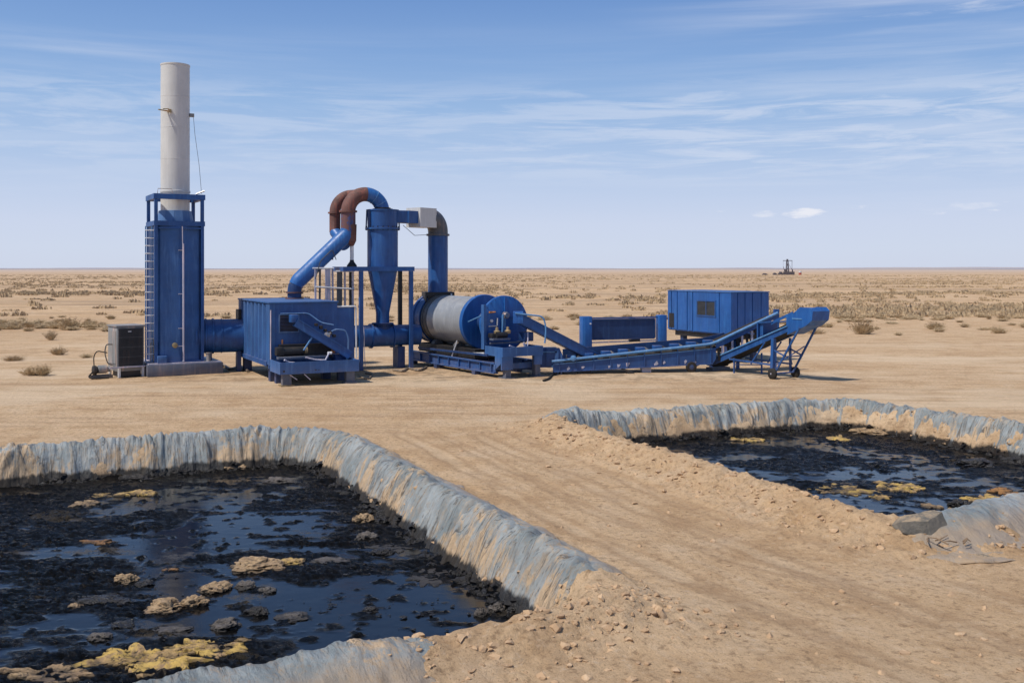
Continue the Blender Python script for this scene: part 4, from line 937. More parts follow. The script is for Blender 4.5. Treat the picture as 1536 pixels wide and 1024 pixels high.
# ------------------------------------------------------------------ rotary drum
D0 = Vector((-.28, 37.8, 0)); DY = R(33); Zc = 1.92
dr = thing('rotary_drum', 'grey rotary drum with two blue end discs on blue skid', 'rotary drum', D0, DY)
b_ = B(); b_.rings((0, 1.6, Zc), (0, 9, Zc), [(0, .97), (2.9, .97)], 72); shell = b_.build('drum_shell', 'drum_grey', dr)
b_ = B(); b_.rings((0, 4.5, Zc), (0, 9, Zc), [(0, .985), (.3, .985), (.31, 1.01), (.36, 1.01), (.37, .985), (.5, .985)], 64); b_.build('drum_band', 'band_grey', dr)
b_ = B(); b_.rings((0, 5.0, Zc), (0, 9, Zc), [(0, 1.04), (.10, 1.04), (.11, 1.0), (.55, 1.0), (.56, 1.05), (.72, 1.05)], 64); b_.build('rear_housing', 'blue', dr)
b_ = B(); b_.rings((0, 1.40, Zc), (0, 9, Zc), [(0, .2), (0.001, 1.05), (.02, 1.07), (.20, 1.07), (.22, 1.0)], 72); b_.build('inner_disc', 'blue_bright', dr)
b_ = B(); b_.rings((0, .14, Zc), (0, 9, Zc), [(0, .40), (1.25, .40)], 48); b_.build('neck', 'blue_dark', dr)
b_ = B(); b_.rings((0, -.02, Zc), (0, 9, Zc), [(0, .1), (.001, 1.03), (.02, 1.06), (.13, 1.06), (.15, 1.03)], 72); dsc = b_.build('end_disc', 'blue_bright', dr)
b_ = B()
for j in range(28): a = j * math.pi / 14; b_.cyl((math.cos(a) * 1.0, -.02, Zc + math.sin(a) * 1.0), (math.cos(a) * 1.0, -.045, Zc + math.sin(a) * 1.0), .016, 6)
b_.build('bolt', 'blue_dark', dsc)
b_ = B(); b_.box(-.055, .055, -.10, -.022, Zc, Zc + 1.0); b_.box(-.20, .75, -.08, -.024, Zc + .22, Zc + .27); b_.build('stiffener', 'blue_bright', dsc)
b_ = B(); b_.rings((0, -.02, Zc + .32), (0, -2, Zc + .32), [(0, .14), (.08, .14), (.1, .10), (.2, .10)], 20); b_.build('hub', 'steel', dsc)
b_ = B(); b_.cyl((-.18, -.10, Zc - .62), (-.14, -.10, Zc + .35), .045, 10); b_.cyl((-.07, -.10, Zc - .62), (-.05, -.10, Zc + .2), .03, 10); b_.build('pipe', 'blue_light', dsc)
b_ = B(); b_.cyl((-.38, -.07, Zc - .05), (-.37, -.07, Zc + .22), .03, 8); b_.bar((-.75, -.06, Zc - .08), (-.38, -.06, Zc - .07), .03); b_.rings((-.62, -.02, Zc + .12), (-.62, -1, Zc + .12), [(0, .05), (.04, .07), (.08, .05)], 12); b_.build('gauge', 'white', dsc)
b_ = B(); b_.box(-.72, -.60, -.08, -.03, Zc + .42, Zc + .48); b_.cyl((-.60, -.06, Zc + .45), (-.45, -.06, Zc + .45), .025, 8); b_.build('fitting', 'orange', dsc)
b_ = B(); b_.bar((-1.02, .0, Zc + .33), (-.95, 1.1, Zc + .05), .045, .035); b_.build('tie_rod', 'blue_light', dr)
b_ = B(); b_.box(-1.06, -.94, -.22, -.03, 1.0, 2.66); b_.build('side_post', 'blue_faded', dr)
# front tray and frame
b_ = B(); zt0, zt1 = .80, 1.14
b_.box(-1.03, .75, -1.48, -1.43, zt0, zt1); b_.box(-1.03, -.98, -1.428, -.25, zt0, zt1); b_.box(.70, .75, -1.428, -.25, zt0, zt1); b_.box(-.978, .698, -1.428, -.25, zt0 + .01, zt0 + .05); tr = b_.build('tray', 'blue_faded', dr)
b_ = B(); b_.box(-.95, -.2, -.72, -.45, 1.35, 1.42); b_.box(-.95, .65, -.52, -.45, 1.20, 1.27); b_.build('shelf', 'skid_grey', dr)
b_ = B(); b_.box(-.90, -.20, -.55, -.24, 1.43, 1.60, .03); b_.cyl((-.75, -.6, 1.55), (-.3, -.6, 1.55), .10, 14); b_.build('motor', 'black', dr)
for x_ in (-.66, -.18):
    b_ = B(); b_.rings((x_, -.5, 1.58), (x_, -.5, 2.2), [(0, .10), (.10, .12), (.14, .06), (.24, .05), (.25, .02)], 14); b_.build('bearing_cap', 'tan_part', dr)
b_ = B(); b_.bar((.38, -1.0, 1.12), (.46, -.9, 1.62), .04); b_.bar((-.65, -1.35, 1.2), (-.42, -1.30, 1.12), .05); b_.bar((0, -1.3, 1.28), (.06, -1.3, 1.12), .06); b_.build('lever', 'lilac', dr)
B().box(.30, .72, -.9, -.5, 1.28, 1.62, .02).build('outlet_box', 'blue_dark', dr)
b_ = B(); b_.prism([(-1.03, -1.35, .80), (-1.03, -.95, .80), (-1.03, -.95, .30), (-1.03, -1.35, .55)], (.06, 0, 0)); b_.box(-1.03, -.55, -1.42, -1.36, .32, .80); b_.box(.4, .75, -1.42, -1.36, .45, .80); b_.box(-1.05, .85, -1.0, -.9, .30, .50); b_.build('bracket', 'blue_faded', dr)
for x_ in (-.80, .50):
    l_ = B().box(x_, x_ + .22, -1.34, -1.12, .04, .80).build('leg', 'skid_grey', dr); B().box(x_ - .12, x_ + .34, -1.48, -1.0, 0, .038).build('foot_plate', 'skid_grey', l_)
# skid
for x_ in (-1.05, .85):
    b_ = B(); b_.box(x_, x_ + .20, -.9, 5.9, .50, .55); b_.box(x_ + .08, x_ + .12, -.9, 5.9, .203, .497); b_.box(x_, x_ + .20, -.9, 5.9, .15, .20)
    for k in range(9): b_.box(x_ + .01, x_ + .079, -.7 + k * .8, -.66 + k * .8, .203, .497)
    b_.build('skid_beam', 'blue', dr)
    for y_ in (.4, 3.4, 5.5): B().box(x_ - .02, x_ + .22, y_, y_ + .25, 0, .148).build('foot', 'blue_dark', dr)
b_ = B()
for y_ in (-.8, 1.0, 2.6, 4.2, 5.6): b_.box(-.848, .848, y_, y_ + .16, .22, .46)
b_.build('cross_beam', 'blue_dark', dr)
for y_ in (2.5, 4.3):
    for s_ in (-1, 1):
        b_ = B(); b_.cyl((s_ * .55, y_ - .12, .88), (s_ * .55, y_ + .12, .88), .22, 20); b_.box(s_ * .55 - .15, s_ * .55 + .15, y_ - .2, y_ + .2, .551, .72); b_.build('support_roller', 'band_grey', dr)
b_ = B(); b_.box(-.78, .78, .9, 5.5, .56, .90); b_.build('under_shade', 'black', dr)  # black box added to stand in for the shade beneath the drum
b_ = B(); b_.bar((-1.0, 2.3, .56), (-.82, 2.2, 1.18), .06, .04); b_.bar((-1.0, .9, .78), (-.9, -.2, .86), .05); b_.build('brace', 'white', dr)
b_ = B(); b_.bar((-1.05, -.5, .80), (-1.05, 5.0, .72), .06, .08); b_.build('side_rail', 'blue_dark', dr)
# stack duct from the drum to the cyclone
du = thing('drum_duct', 'blue vertical duct with grey elbow between drum and cyclone', 'duct', (0, 0, 0), 0)
bk = Vector((-math.sin(DY), math.cos(DY), 0)); vd = D0 + bk * 5.25; inl = cyct + bvec * 1.02
vd = Vector((vd.x, vd.y, 0)); du.location = (vd.x, vd.y, 0)
def V(p): return Vector(p) - vd
hd = Vector((vd.x - inl.x, vd.y - inl.y, 0)); hl = hd.length; hd.normalize()
b_ = B(); b_.rings((0, 0, 3.02), (0, 0, 9), [(0, .42), (2.36, .42), (2.37, .48)], 40); b_.build('riser', 'blue', du)
b_ = B(); b_.box(-.62, .62, -.50, .50, 2.86, 3.02); b_.box(-.62, -.54, -.5, .5, 2.5, 2.857); b_.box(.54, .62, -.5, .5, 2.65, 2.857); b_.box(-.5, .5, -.45, .45, 2.6, 2.857); sdl = b_.build('saddle', 'black', du); sdl.rotation_euler = (0, 0, R(14))
b_ = B(); b_.cyl((.48, -.51, 2.92), (.48, -.55, 2.92), .04, 8); b_.build('bolt', 'white', sdl)
b_ = B(); b_.cyl((0, 0, 5.39), (0, 0, 5.47), .49, 36); b_.build('flange', 'elbow_grey', du)
Re = .55; zt = 6.11
ctr = Vector((0, 0, zt - Re)) - hd * Re
b_ = B(); arcp = [ctr + hd * Re * math.cos(a) + Vector((0, 0, Re * math.sin(a))) for a in [R(90) * i / 14 for i in range(15)]]
b_.tube([Vector((0, 0, 5.472))] + arcp, .42, 36); b_.build('elbow', 'elbow_grey', du)
p0 = V(inl) + Vector((0, 0, zt)); p1 = arcp[-1]
b_ = B(); b_.bar(p0 - hd * .15, p0.lerp(p1, .45), .56, .50); b_.build('blue_transition', 'blue', du)
b_ = B(); b_.bar(p0.lerp(p1, .30), p1 + hd * .03, .80, .80); b_.build('square_box', 'cream', du)
b_ = B(); b_.tube([p0 + Vector((-.1, -.3, -.35)), p0.lerp(p1, .4) + Vector((0, -.4, -.75)), p1 + Vector((0, -.42, -.7)), Vector((-.1, -.45, 5.5))], .012, 6); b_.build('wire', 'hose', du)

# ------------------------------------------------------------------ feed screw into the drum
fs_ = thing('feed_screw', 'inclined blue feed screw climbing from trough conveyor to drum', 'screw conveyor', (1.6, 38.0, 0), 0)
o2 = Vector((1.6, 38.0, 0))
pa = Vector((.22, 37.30, 1.98)) - o2; pb = Vector((3.15, 38.45, .42)) - o2
chute(fs_, pa, pb, .42, .32, 'blue', name='trough')
b_ = B(); b_.box(pa.x - .18, pa.x + .2, pa.y - .26, pa.y + .26, pa.z - .02, pa.z + .42, .02); b_.build('head_box', 'blue_bright', fs_)
b_ = B(); b_.tube(fillet([pa + Vector((-.1, -.28, .36)), pa + Vector((.95, -.25, .25)), pa + Vector((1.05, -.25, -.2)), pa + Vector((1.0, -.25, -.75))], .2), .03, 8); b_.build('pipe', 'blue_light', fs_)
b_ = B(); b_.box(.02, .16, -.30, -.16, .0, .92); b_.box(.24, .30, -.30, -.24, 0, .8); b_.build('leg', 'blue_faded', fs_)
b_ = B(); b_.box(-.75, .1, -.2, .25, .25, 1.0); b_.prism([(-.3, -.25, 1.0), (.2, -.25, 1.0), (.5, -.25, .3), (-.3, -.25, .3)], (0, .05, 0)); b_.build('hopper_base', 'blue', fs_)
b_ = B(); b_.bar((-.6, -.28, .85), (.1, -.28, .85), .04); b_.bar((-.1, -.3, .3), (.4, -.3, .42), .05); b_.rings((.72, -.32, .62), (.72, -1, .62), [(0, .06), (.03, .11), (.1, .11), (.12, .06)], 12); b_.build('fitting', 'blue_light', fs_)
b_ = B(); b_.cyl((.55, -.25, .42), (.55, .1, .42), .2, 18); b_.build('drive_motor', 'black', fs_)

# ------------------------------------------------------------------ trough conveyor
tc0 = Vector((1.55, 37.6, 0)); tyaw = math.atan2(.9, 6.3)
tcv = thing('trough_conveyor', 'long low blue trough conveyor with pale top rail running right from the drum', 'conveyor', tc0, tyaw)
LA = 6.26; za = lambda x: .10 + .22 * x / LA
zb = lambda x: .52 + .58 * x / LA
def ztop(x): return zb(x) if x < LA else 1.10 + (x - LA) * .46
xe = 8.9
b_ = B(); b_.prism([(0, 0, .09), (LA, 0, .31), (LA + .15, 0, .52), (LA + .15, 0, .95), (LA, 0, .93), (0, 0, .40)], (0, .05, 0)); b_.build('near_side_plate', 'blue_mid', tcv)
b_ = B(); b_.tube(fillet([(-.05, -.03, .50), (LA, -.03, 1.10), (xe, -.03, 2.28)], .3), [.055] * 11, 12); b_.build('top_rail', 'blue_light', tcv)
b_ = B(); b_.prism([(0.6, 1.15, .35), (LA, 1.15, .75), (LA + .9, 1.15, 1.15), (LA + .9, 1.15, 1.45), (LA, 1.15, 1.25), (0.6, 1.15, .87)], (0, .05, 0)); b_.build('far_side_plate', 'blue_dark', tcv)
b_ = B(); b_.prism([(LA + .15, .01, .90), (xe, .01, 2.08), (xe, .01, 2.30), (LA + .15, .01, 1.12)], (0, .04, 0)); b_.box(xe - .12, xe + .08, .0, .12, 1.2, 2.42); b_.build('near_upper_plate', 'blue', tcv)
b_ = B(); vs = [(0.1, .06, .40), (LA, .06, .95), (xe, .06, 2.1), (.1, .6, .28), (LA, .6, .82), (xe, .6, 1.98), (.1, 1.14, .45), (LA, 1.14, 1.0), (xe, 1.14, 2.12)]
b_.add(vs, [(0, 1, 4, 3), (1, 2, 5, 4), (3, 4, 7, 6), (4, 5, 8, 7)]); b_.build('belt', 'rubber', tcv)
for k in range(9):
    x_ = .6 + k * .68; z_ = zb(x_)
    b_ = B(); b_.box(x_, x_ + .34, .25, .55, z_ - .05, z_ + .14, .015); b_.build('idler_bracket', 'blue', tcv)
    B().box(x_ - .02, x_ + .22, .07, .10, z_ - .12, z_ + .04).build('idler_window', 'black', tcv)
    b_ = B(); b_.cyl((x_ + .42, .12, z_ + .02), (x_ + .42, .62, z_ + .06), .07, 12); b_.build('idler_roller', 'black' if k % 2 else 'band_grey', tcv)
b_ = B()
for x_ in (.55, 1.1, 2.15, 2.5, 2.85, 3.95, 4.3, 5.15, 5.5):
    a1, a2, a3 = random.uniform(.03, .1), random.uniform(.05, .15), random.uniform(.1, .2); zz = za(x_) + random.uniform(.03, .10)
    b_.prism([(x_, -.008, zz), (x_ + a1, -.008, zz + .02), (x_ + a1 + .06, -.008, zz + a2), (x_ + a1, -.008, zz + a3), (x_ - .02, -.008, zz + a2)], (0, .007, 0))
b_.build('worn_patch', 'lilac', tcv)
for (x_, h_) in ((1.15, .17), (3.5, .26)): B().box(x_, x_ + .35, .1, .4, 0, h_ + .01).build('leg', 'black' if x_ < 2 else 'lilac', tcv)
b_ = B(); b_.bar((2.5, .1, .26), (3.1, -.15, .02), .12, .06); b_.build('prop', 'black', tcv)
for k in range(10):
    x_ = .25 + k * .66; B().bar((x_, -.012, za(x_) + .0), (x_, -.012, zb(x_) - .03), .05, .022, up=(1, 0, 0)).build('stiffener', 'blue', tcv)
B().bar((0, -.015, .11), (LA, -.015, .335), .025, .05).build('bottom_flange', 'blue', tcv); B().bar((0, -.012, .385), (LA, -.012, .915), .02, .035).build('top_flange', 'blue_light', tcv)
wh = B(); wh.rings((5.42, -.06, .21), (5.42, .3, .21), [(0, .12), (.01, .19), (.04, .21), (.12, .21), (.15, .19), (.16, .12)], 28); w_ = wh.build('wheel', 'rubber', tcv); B().rings((5.42, -.075, .21), (5.42, .3, .21), [(0, .05), (.02, .11), (.16, .11)], 18).build('hub', 'blue_dark', w_)
b_ = B(); b_.bar((5.45, .12, .22), (5.85, .1, .55), .05); b_.bar((5.6, .1, .5), (6.3, .1, .2), .05); b_.bar((5.6, .12, .22), (6.3, .12, .55), .05); b_.build('wheel_strut', 'blue', tcv)
# clutter under the upper flight
b_ = B()
for k in range(6):
    x_ = LA + .25 + k * .38; z_ = ztop(x_) - .28
    b_.bar((x_, .1, z_ + .1), (x_ + .1, .12, z_ - .5), .09, .06); b_.cyl((x_ + .12, .1, z_ - .08), (x_ + .12, .9, z_ - .08), .09, 12)
b_.build('return_roller', 'black', tcv)
b_ = B()
for k in range(5):
    x_ = LA + .38 + k * .40; z_ = ztop(x_) - .36; b_.box(x_, x_ + .08, .02, .07, z_ - .28, z_ + .12)
b_.build('bracket', 'lilac', tcv)
b_ = B(); b_.prism([(xe - .9, -.02, 1.15), (xe - .6, -.02, 1.55), (xe - .42, -.02, 1.5), (xe - .25, -.02, 1.15)], (0, .12, 0)); b_.box(LA + .9, LA + 1.2, .2, .6, .5, 1.2); b_.build('gusset', 'blue', tcv)
b_ = B(); b_.bar((xe - .05, .15, 0), (xe - .05, .15, 1.2), .12); b_.bar((xe - 1.2, 1.1, 0), (xe - 1.2, 1.1, 1.2), .12); b_.build('support_leg', 'blue', tcv)

# ------------------------------------------------------------------ stacker conveyor
st0 = Vector((8.17, 39.3, 0)); syaw = math.atan2(.511, .859)
sc = thing('stacker_conveyor', 'wheeled blue stacker conveyor rising to the right end of the line', 'conveyor', st0, syaw)
zl = lambda y: .22 + (-y) * .385
Ls = -4.6
for s_ in (-1, 1):
    x_ = s_ * .38; off_ = (.03 * s_, 0, 0)
    b_ = B(); b_.prism([(x_, .1, zl(0) - .08), (x_, Ls, zl(Ls) - .02), (x_, Ls, zl(Ls) + .16), (x_, .1, zl(0) + .16)], off_); b_.build('side_beam', 'blue', sc)
    b_ = B(); b_.bar((x_ + .03 * s_, .1, zl(0) + .19), (x_ + .03 * s_, -4.0, zl(-4.0) + .19), .09, .045); b_.build('side_rail', 'blue_light' if s_ < 0 else 'blue', sc)
    b_ = B(); b_.prism([(x_, -3.95, zl(-3.95) + .17), (x_, -4.25, zl(-4.25) + .17), (x_, -4.25, zl(-4.25) + .62), (x_, -3.2, zl(-3.2) + .62), (x_, -3.2, zl(-3.2) + .5), (x_, -3.95, zl(-3.95) + .52)], off_); b_.build('upper_guard', 'blue_bright', sc)
    b_ = B(); b_.prism([(x_ * 1.02, -4.0, zl(-4.0) - .12), (x_ * 1.02, -4.87, zl(-4.87) - .10), (x_ * 1.02, -5.15, zl(-4.87) + .10), (x_ * 1.02, -5.2, zl(-4.87) + .42), (x_ * 1.02, -5.05, zl(-4.87) + .55), (x_ * 1.02, -4.6, zl(-4.85) + .55), (x_ * 1.02, -4.15, zl(-4.15) + .50)], (.035 * s_, 0, 0)); b_.build('head_guard', 'blue_bright', sc)
    b_ = B(); b_.bar((x_ + .015 * s_, -2.55, zl(-2.55) + .16), (x_ + .015 * s_, -2.55, zl(-2.55) + .82), .10, .06); b_.bar((x_ + .015 * s_, -2.55, zl(-2.55) + .80), (x_ + .015 * s_, -3.3, zl(-3.3) + .58), .07, .05); b_.build('guard_post', 'blue', sc)
b_ = B(); hp = [(-4.0, zl(-4.0) - .12), (-4.87, zl(-4.87) - .10), (-5.15, zl(-4.87) + .10), (-5.2, zl(-4.87) + .42), (-5.05, zl(-4.87) + .55), ]
for (ya, z_a), (yb_, z_b) in zip(hp[:-1], hp[1:]): b_.add([(-.385, ya, z_a), (.385, ya, z_a), (.385, yb_, z_b), (-.385, yb_, z_b)], [(0, 1, 2, 3)])
b_; b_.build('head_plate', 'blue_bright', sc)
b_ = B(); b_.cyl((-.36, -4.85, zl(-4.85) + .2), (.36, -4.85, zl(-4.85) + .2), .17, 20); b_.cyl((-.36, -.05, zl(0) + .06), (.36, -.05, zl(0) + .06), .13, 20); b_.build('pulley', 'black', sc)
b_ = B(); b_.add([(-.36, 0, zl(0) + .17), (.36, 0, zl(0) + .17), (.36, -4.85, zl(-4.85) + .33), (-.36, -4.85, zl(-4.85) + .33), (-.36, 0, zl(0) - .04), (.36, 0, zl(0) - .04), (.36, -4.85, zl(-4.85) + .03), (-.36, -4.85, zl(-4.85) + .03)], [(0, 1, 2, 3), (7, 6, 5, 4)]); b_.build('belt', 'rubber', sc)
b_ = B(); b_.box(-.44, -.38 - .035, -4.7, -4.25, zl(-4.7) + .18, zl(-4.7) + .22); b_.build('seam', 'blue_light', sc)
b_ = B(); b_.box(-.36, .36, -2.75, -2.6, zl(-2.7) + .3, zl(-2.7) + .75); b_.build('cross_plate', 'blue', sc)
b_ = B(); b_.box(-.34, .34, -4.2, -3.95, zl(-4) + .2, zl(-4) + .6); b_.build('motor_box', 'black', sc)
ax_y = -3.44
for s_ in (-1, 1):
    x_ = s_ * .58
    wh = B(); wh.rings((x_ - .075, ax_y, .2), (x_ + 1, ax_y, .2), [(0, .11), (.012, .17), (.035, .20), (.115, .20), (.138, .17), (.15, .11)], 28); w_ = wh.build('wheel', 'rubber', sc)
    B().rings((x_ - .09, ax_y, .2), (x_ + 1, ax_y, .2), [(0, .02), (.005, .03), (.02, .03), (.022, .06), (.158, .06), (.16, .045), (.18, .045)], 18).build('hub', 'lilac', w_)
    b_ = B(); b_.bar((s_ * .46, ax_y, .2), (s_ * .42, ax_y - 1.15, zl(ax_y - 1.15) - .06), .06, .06); b_.build('front_leg', 'blue', sc)
    b_ = B(); b_.bar((s_ * .46, ax_y + .12, 0.2), (s_ * .42, ax_y + .1, zl(ax_y + .1) - .05), .13 if s_ < 0 else .07, .13 if s_ < 0 else .07); b_.build('rear_leg', 'blue', sc)
    b_ = B(); b_.bar((s_ * .44, ax_y + .1, .50), (s_ * .42, -1.05, zl(-1.05) - .08), .06); b_.bar((s_ * .44, ax_y + .1, 1.05), (s_ * .42, ax_y - .5, .85), .045); b_.bar((s_ * .43, -2.2, .45), (s_ * .42, -2.9, zl(-2.9) - .05), .045); b_.build('diagonal_brace', 'blue', sc)
b_ = B(); b_.cyl((-.60, ax_y, .2), (.60, ax_y, .2), .03, 10); b_.bar((-.42, ax_y - .5, .85), (.42, ax_y - .5, .85), .04); b_.bar((-.42, ax_y + .1, 1.0), (.42, ax_y + .1, 1.0), .04); b_.bar((-.42, ax_y, .5), (.42, ax_y - .6, 1.2), .035); b_.bar((.42, ax_y, .5), (-.42, ax_y - .6, 1.2), .035); b_.build('axle', 'blue', sc)
b_ = B(); b_.box(-.45, .45, -.15, .25, 0, .12); b_.build('tail_foot', 'skid_grey', sc)
b_ = B(); b_.bar((-.42, -1.3, 0), (-.42, -1.3, .60), .05); b_.bar((.42, -1.9, 0), (.42, -1.9, .8), .05); b_.bar((-.42, -1.3, .35), (.42, -1.9, .35), .04); b_.build('prop_leg', 'blue', sc)

# ------------------------------------------------------------------ loading frame and control cabin
p_ = at(879, 475, 42.2); q_ = at(992, 475, 43.3); yaw_ = math.atan2(q_.y - p_.y, q_.x - p_.x); ln = (Vector((q_.x, q_.y)) - Vector((p_.x, p_.y))).length
hf = thing('loading_frame', 'blue steel side panel held between two square posts', 'frame', (p_.x, p_.y, 0), yaw_)
B().box(-.23, .20, -.2, .2, 0, 1.98, .015).build('post', 'blue_bright', hf); B().box(ln - .18, ln + .18, -.18, .18, 0, 1.99, .015).build('post', 'blue_bright', hf)
b_ = B(); b_.box(.34, ln - .38, -.02, .03, 1.02, 1.80); b_.box(.30, ln - .34, -.06, .06, 1.803, 1.86); b_.box(.30, ln - .34, -.06, .06, .97, 1.017); b_.box(.25, .337, -.05, .05, 1.02, 1.80); b_.box(ln - .377, ln - .30, -.05, .05, 1.02, 1.80); b_.build('panel', 'blue_dark', hf)
b_ = B(); b_.box(.205, ln - .185, .0, .06, 1.87, 1.93); b_.box(.205, .25, -.05, .05, 1.1, 1.7); b_.build('tie_bar', 'blue', hf)
b_ = B(); b_.bar((.2, .0, .86), (ln - .2, .0, .90), .04, .06); b_.build('lower_bar', 'lilac', hf)
b_ = B(); b_.bar((2.0, .02, .9), (2.5, .02, .92), .12, .10); b_.build('coupling', 'black', hf)
B().cyl((.12, -.2, 1.68), (.12, -.23, 1.68), .035, 10).build('bolt', 'white', hf)
cb0 = (9.25, 42.0, 0)
cbn = thing('control_cabin', 'bright blue panelled cabin container with a louvre behind the conveyors', 'cabin', cb0, YAW)
Cw, Cd, c0, c1 = 2.07, 4.5, 1.19, 3.02
B().box(.03, Cw - .03, .03, Cd - .03, c0 + .002, c1 - .052).build('casing', 'blue_bright', cbn)
B().box(-.02, Cw + .02, -.02, Cd + .02, c1 - .05, c1, .01).build('roof', 'blue_faded', cbn)
b_ = B()
for (a, b2) in ((.0, .75), (.80, 2.60), (2.66, 3.0), (3.06, 3.75), (3.80, 4.2), (4.25, 4.5)): b_.box(-.004, .028, a, b2, c0 + .05, c1 - .06)
b_.build('side_panel', 'blue_bright', cbn)
b_ = B()
for (a, b2) in ((.03, .32), (.36, .72), (.76, 1.12), (1.16, 1.60), (1.64, 2.05)): b_.box(a, b2, -.004, .028, c0 + .05, c1 - .06)
b_.build('end_panel', 'blue_bright', cbn)
b_ = B(); b_.box(-.03, .0275, 1.0, 2.35, c0 + .72, c0 + .78); b_.box(-.03, .0275, 1.0, 2.35, c0 + 1.38, c0 + 1.44); b_.box(-.03, .0275, 1.0, 1.07, c0 + .783, c0 + 1.377); b_.box(-.03, .0275, 2.28, 2.35, c0 + .783, c0 + 1.377); b_.box(-.028, .0275, 1.65, 1.69, c0 + .783, c0 + 1.377); lv = b_.build('louvre', 'blue', cbn)
B().box(-.008, -.005, 1.07, 2.28, c0 + .783, c0 + 1.377).build('backing', 'black', lv)
b_ = B()
for k in range(11): b_.bar((-.02, 1.07, c0 + .81 + k * .052), (-.02, 2.28, c0 + .81 + k * .052), .008, .022)
b_.build('slat', 'band_grey', lv)
b_ = B(); b_.box(-.01, -.0045, 4.02, 4.4, c0 + .12, c0 + .78); b_.build('opening', 'black', cbn)
b_ = B(); b_.prism([(.1, .15, c0), (Cw - .1, .15, c0), (Cw - .1, .5, c0 - .22), (.1, .5, c0 - .22)], (0, 3.4, 0)) if False else b_.box(.12, Cw - .12, .3, 4.1, c0 - .22, c0 - .002); b_.build('chassis', 'black', cbn)
for (x_, y_) in ((.2, .5), (1.6, .5), (.2, 3.6), (1.6, 3.6)): B().box(x_, x_ + .22, y_, y_ + .22, 0, c0 - .222).build('leg', 'blue_dark', cbn)

# ------------------------------------------------------------------ hoses lying in the yard
def hose(pts, r, mat, label):
    pts = [Vector((a, b2, hz(a, b2) + r + (c_ if len(p) > 2 else 0))) for p in pts for (a, b2, c_) in [(p[0], p[1], p[2] if len(p) > 2 else 0)]]
    o0 = pts[0].copy(); return tag(B().tube([p - o0 for p in fillet(pts, .5, 6)], r, 8).build('hose', mat, None, o0), label, 'hose')
hose([gp(326, 556)[:2], gp(335, 548)[:2], gp(345, 556)[:2], gp(360, 550)[:2], gp(372, 558)[:2]], .05, 'hose', 'dark hose looping on the ground between tower and ribbed box')
hose([gp(540, 566)[:2], gp(552, 570)[:2], gp(560, 562)[:2], gp(548, 560)[:2]], .03, 'hose', 'thin grey hose loop by the right front leg of ribbed box')
hose([gp(590, 556)[:2], gp(604, 559)[:2], gp(612, 553)[:2], gp(628, 558)[:2], gp(640, 552)[:2]], .045, 'hose', 'grey hose tangle at the foot of the cyclone stand')
hose([gp(815, 572)[:2], gp(822, 570)[:2], gp(830, 562)[:2], gp(845, 560)[:2]], .04, 'rubber', 'black hose lying between drum tray and trough conveyor')

# ------------------------------------------------------------------ distant rig
ry = 640.0; rk = ry / F
rx = (1181 - 768) * rk
rg = thing('drilling_rig', 'small dark drilling rig standing alone on the far plain', 'drilling rig', (rx, ry, -.1))
b_ = B(); b_.bar((-.9, 0, 0), (-.4, 0, 9.3), .6); b_.bar((1.0, 0, 0), (.4, 0, 9.3), .6)
for z in (2.5, 5, 7.2): b_.bar((-.7, 0, z), (.8, 0, z), .35)
b_.bar((-.7, 0, 2.5), (.6, 0, 5), .4); b_.bar((.7, 0, 5), (-.4, 0, 7.2), .4); b_.build('mast', 'far_grey', rg)
b_ = B(); b_.box(-2.8, 3.2, -.3, .3, 9.1, 9.5); b_.box(-.5, .5, -.4, .4, 9.52, 10.3); b_.build('crown_beam', 'far_grey', rg)
b_ = B(); b_.bar((3.0, 0, 0), (3.0, 0, 9.1), .2); b_.bar((-2.6, 0, 5.5), (-1.2, 0, 0), .25); b_.bar((-2.6, 0, 9.1), (-2.6, 0, 5.5), .08); b_.bar((.4, 0, 8), (4.4, 0, 1), .15); b_.build('guy_line', 'far_grey', rg)
b_ = B(); b_.box(-2.4, 2.4, -1, 1, 0, 2.2); b_.box(2.5, 4.4, -1, 1, .2, 2.2); b_.box(-1.7, -.3, -1, 1, 2.22, 3.8); b_.box(3.0, 3.6, -.5, .5, 2.22, 3.6); b_.build('engine_deck', 'far_dark', rg)
def far_lump(x, w, h, label, nm='equipment_skid'):
    t2 = thing(nm, label, 'equipment', (x, ry, -.1)); B().box(-w / 2, w / 2, -1, 1, 0, h * .6).build('deck', 'far_dark', t2); B().box(-w * .3, w * .1, -.8, .8, h * .602, h).build('housing', 'far_grey', t2)
    B().box(w * .2, w * .3, -.5, .5, h * .602, h * .9).build('pipe', 'far_dark', t2)
far_lump(rx - 4.2, 3.2, 2.2, 'low dark machinery immediately left of the distant rig'); far_lump(rx - 8.0, 2.6, 1.5, 'second low dark machinery left of the distant rig'); far_lump(rx - 14.5, 3.5, 1.2, 'farthest left low dark machinery near the distant rig')
tk = thing('storage_tank', 'small red and white tank right of the distant rig', 'tank', (rx + 8.2, ry, -.1)); B().cyl((0, 0, 0), (0, 0, 1.6), .9, 14).build('shell', 'red', tk); B().cyl((0, 0, 1.6), (0, 0, 2.5), .9, 14).build('upper_shell', 'white', tk)

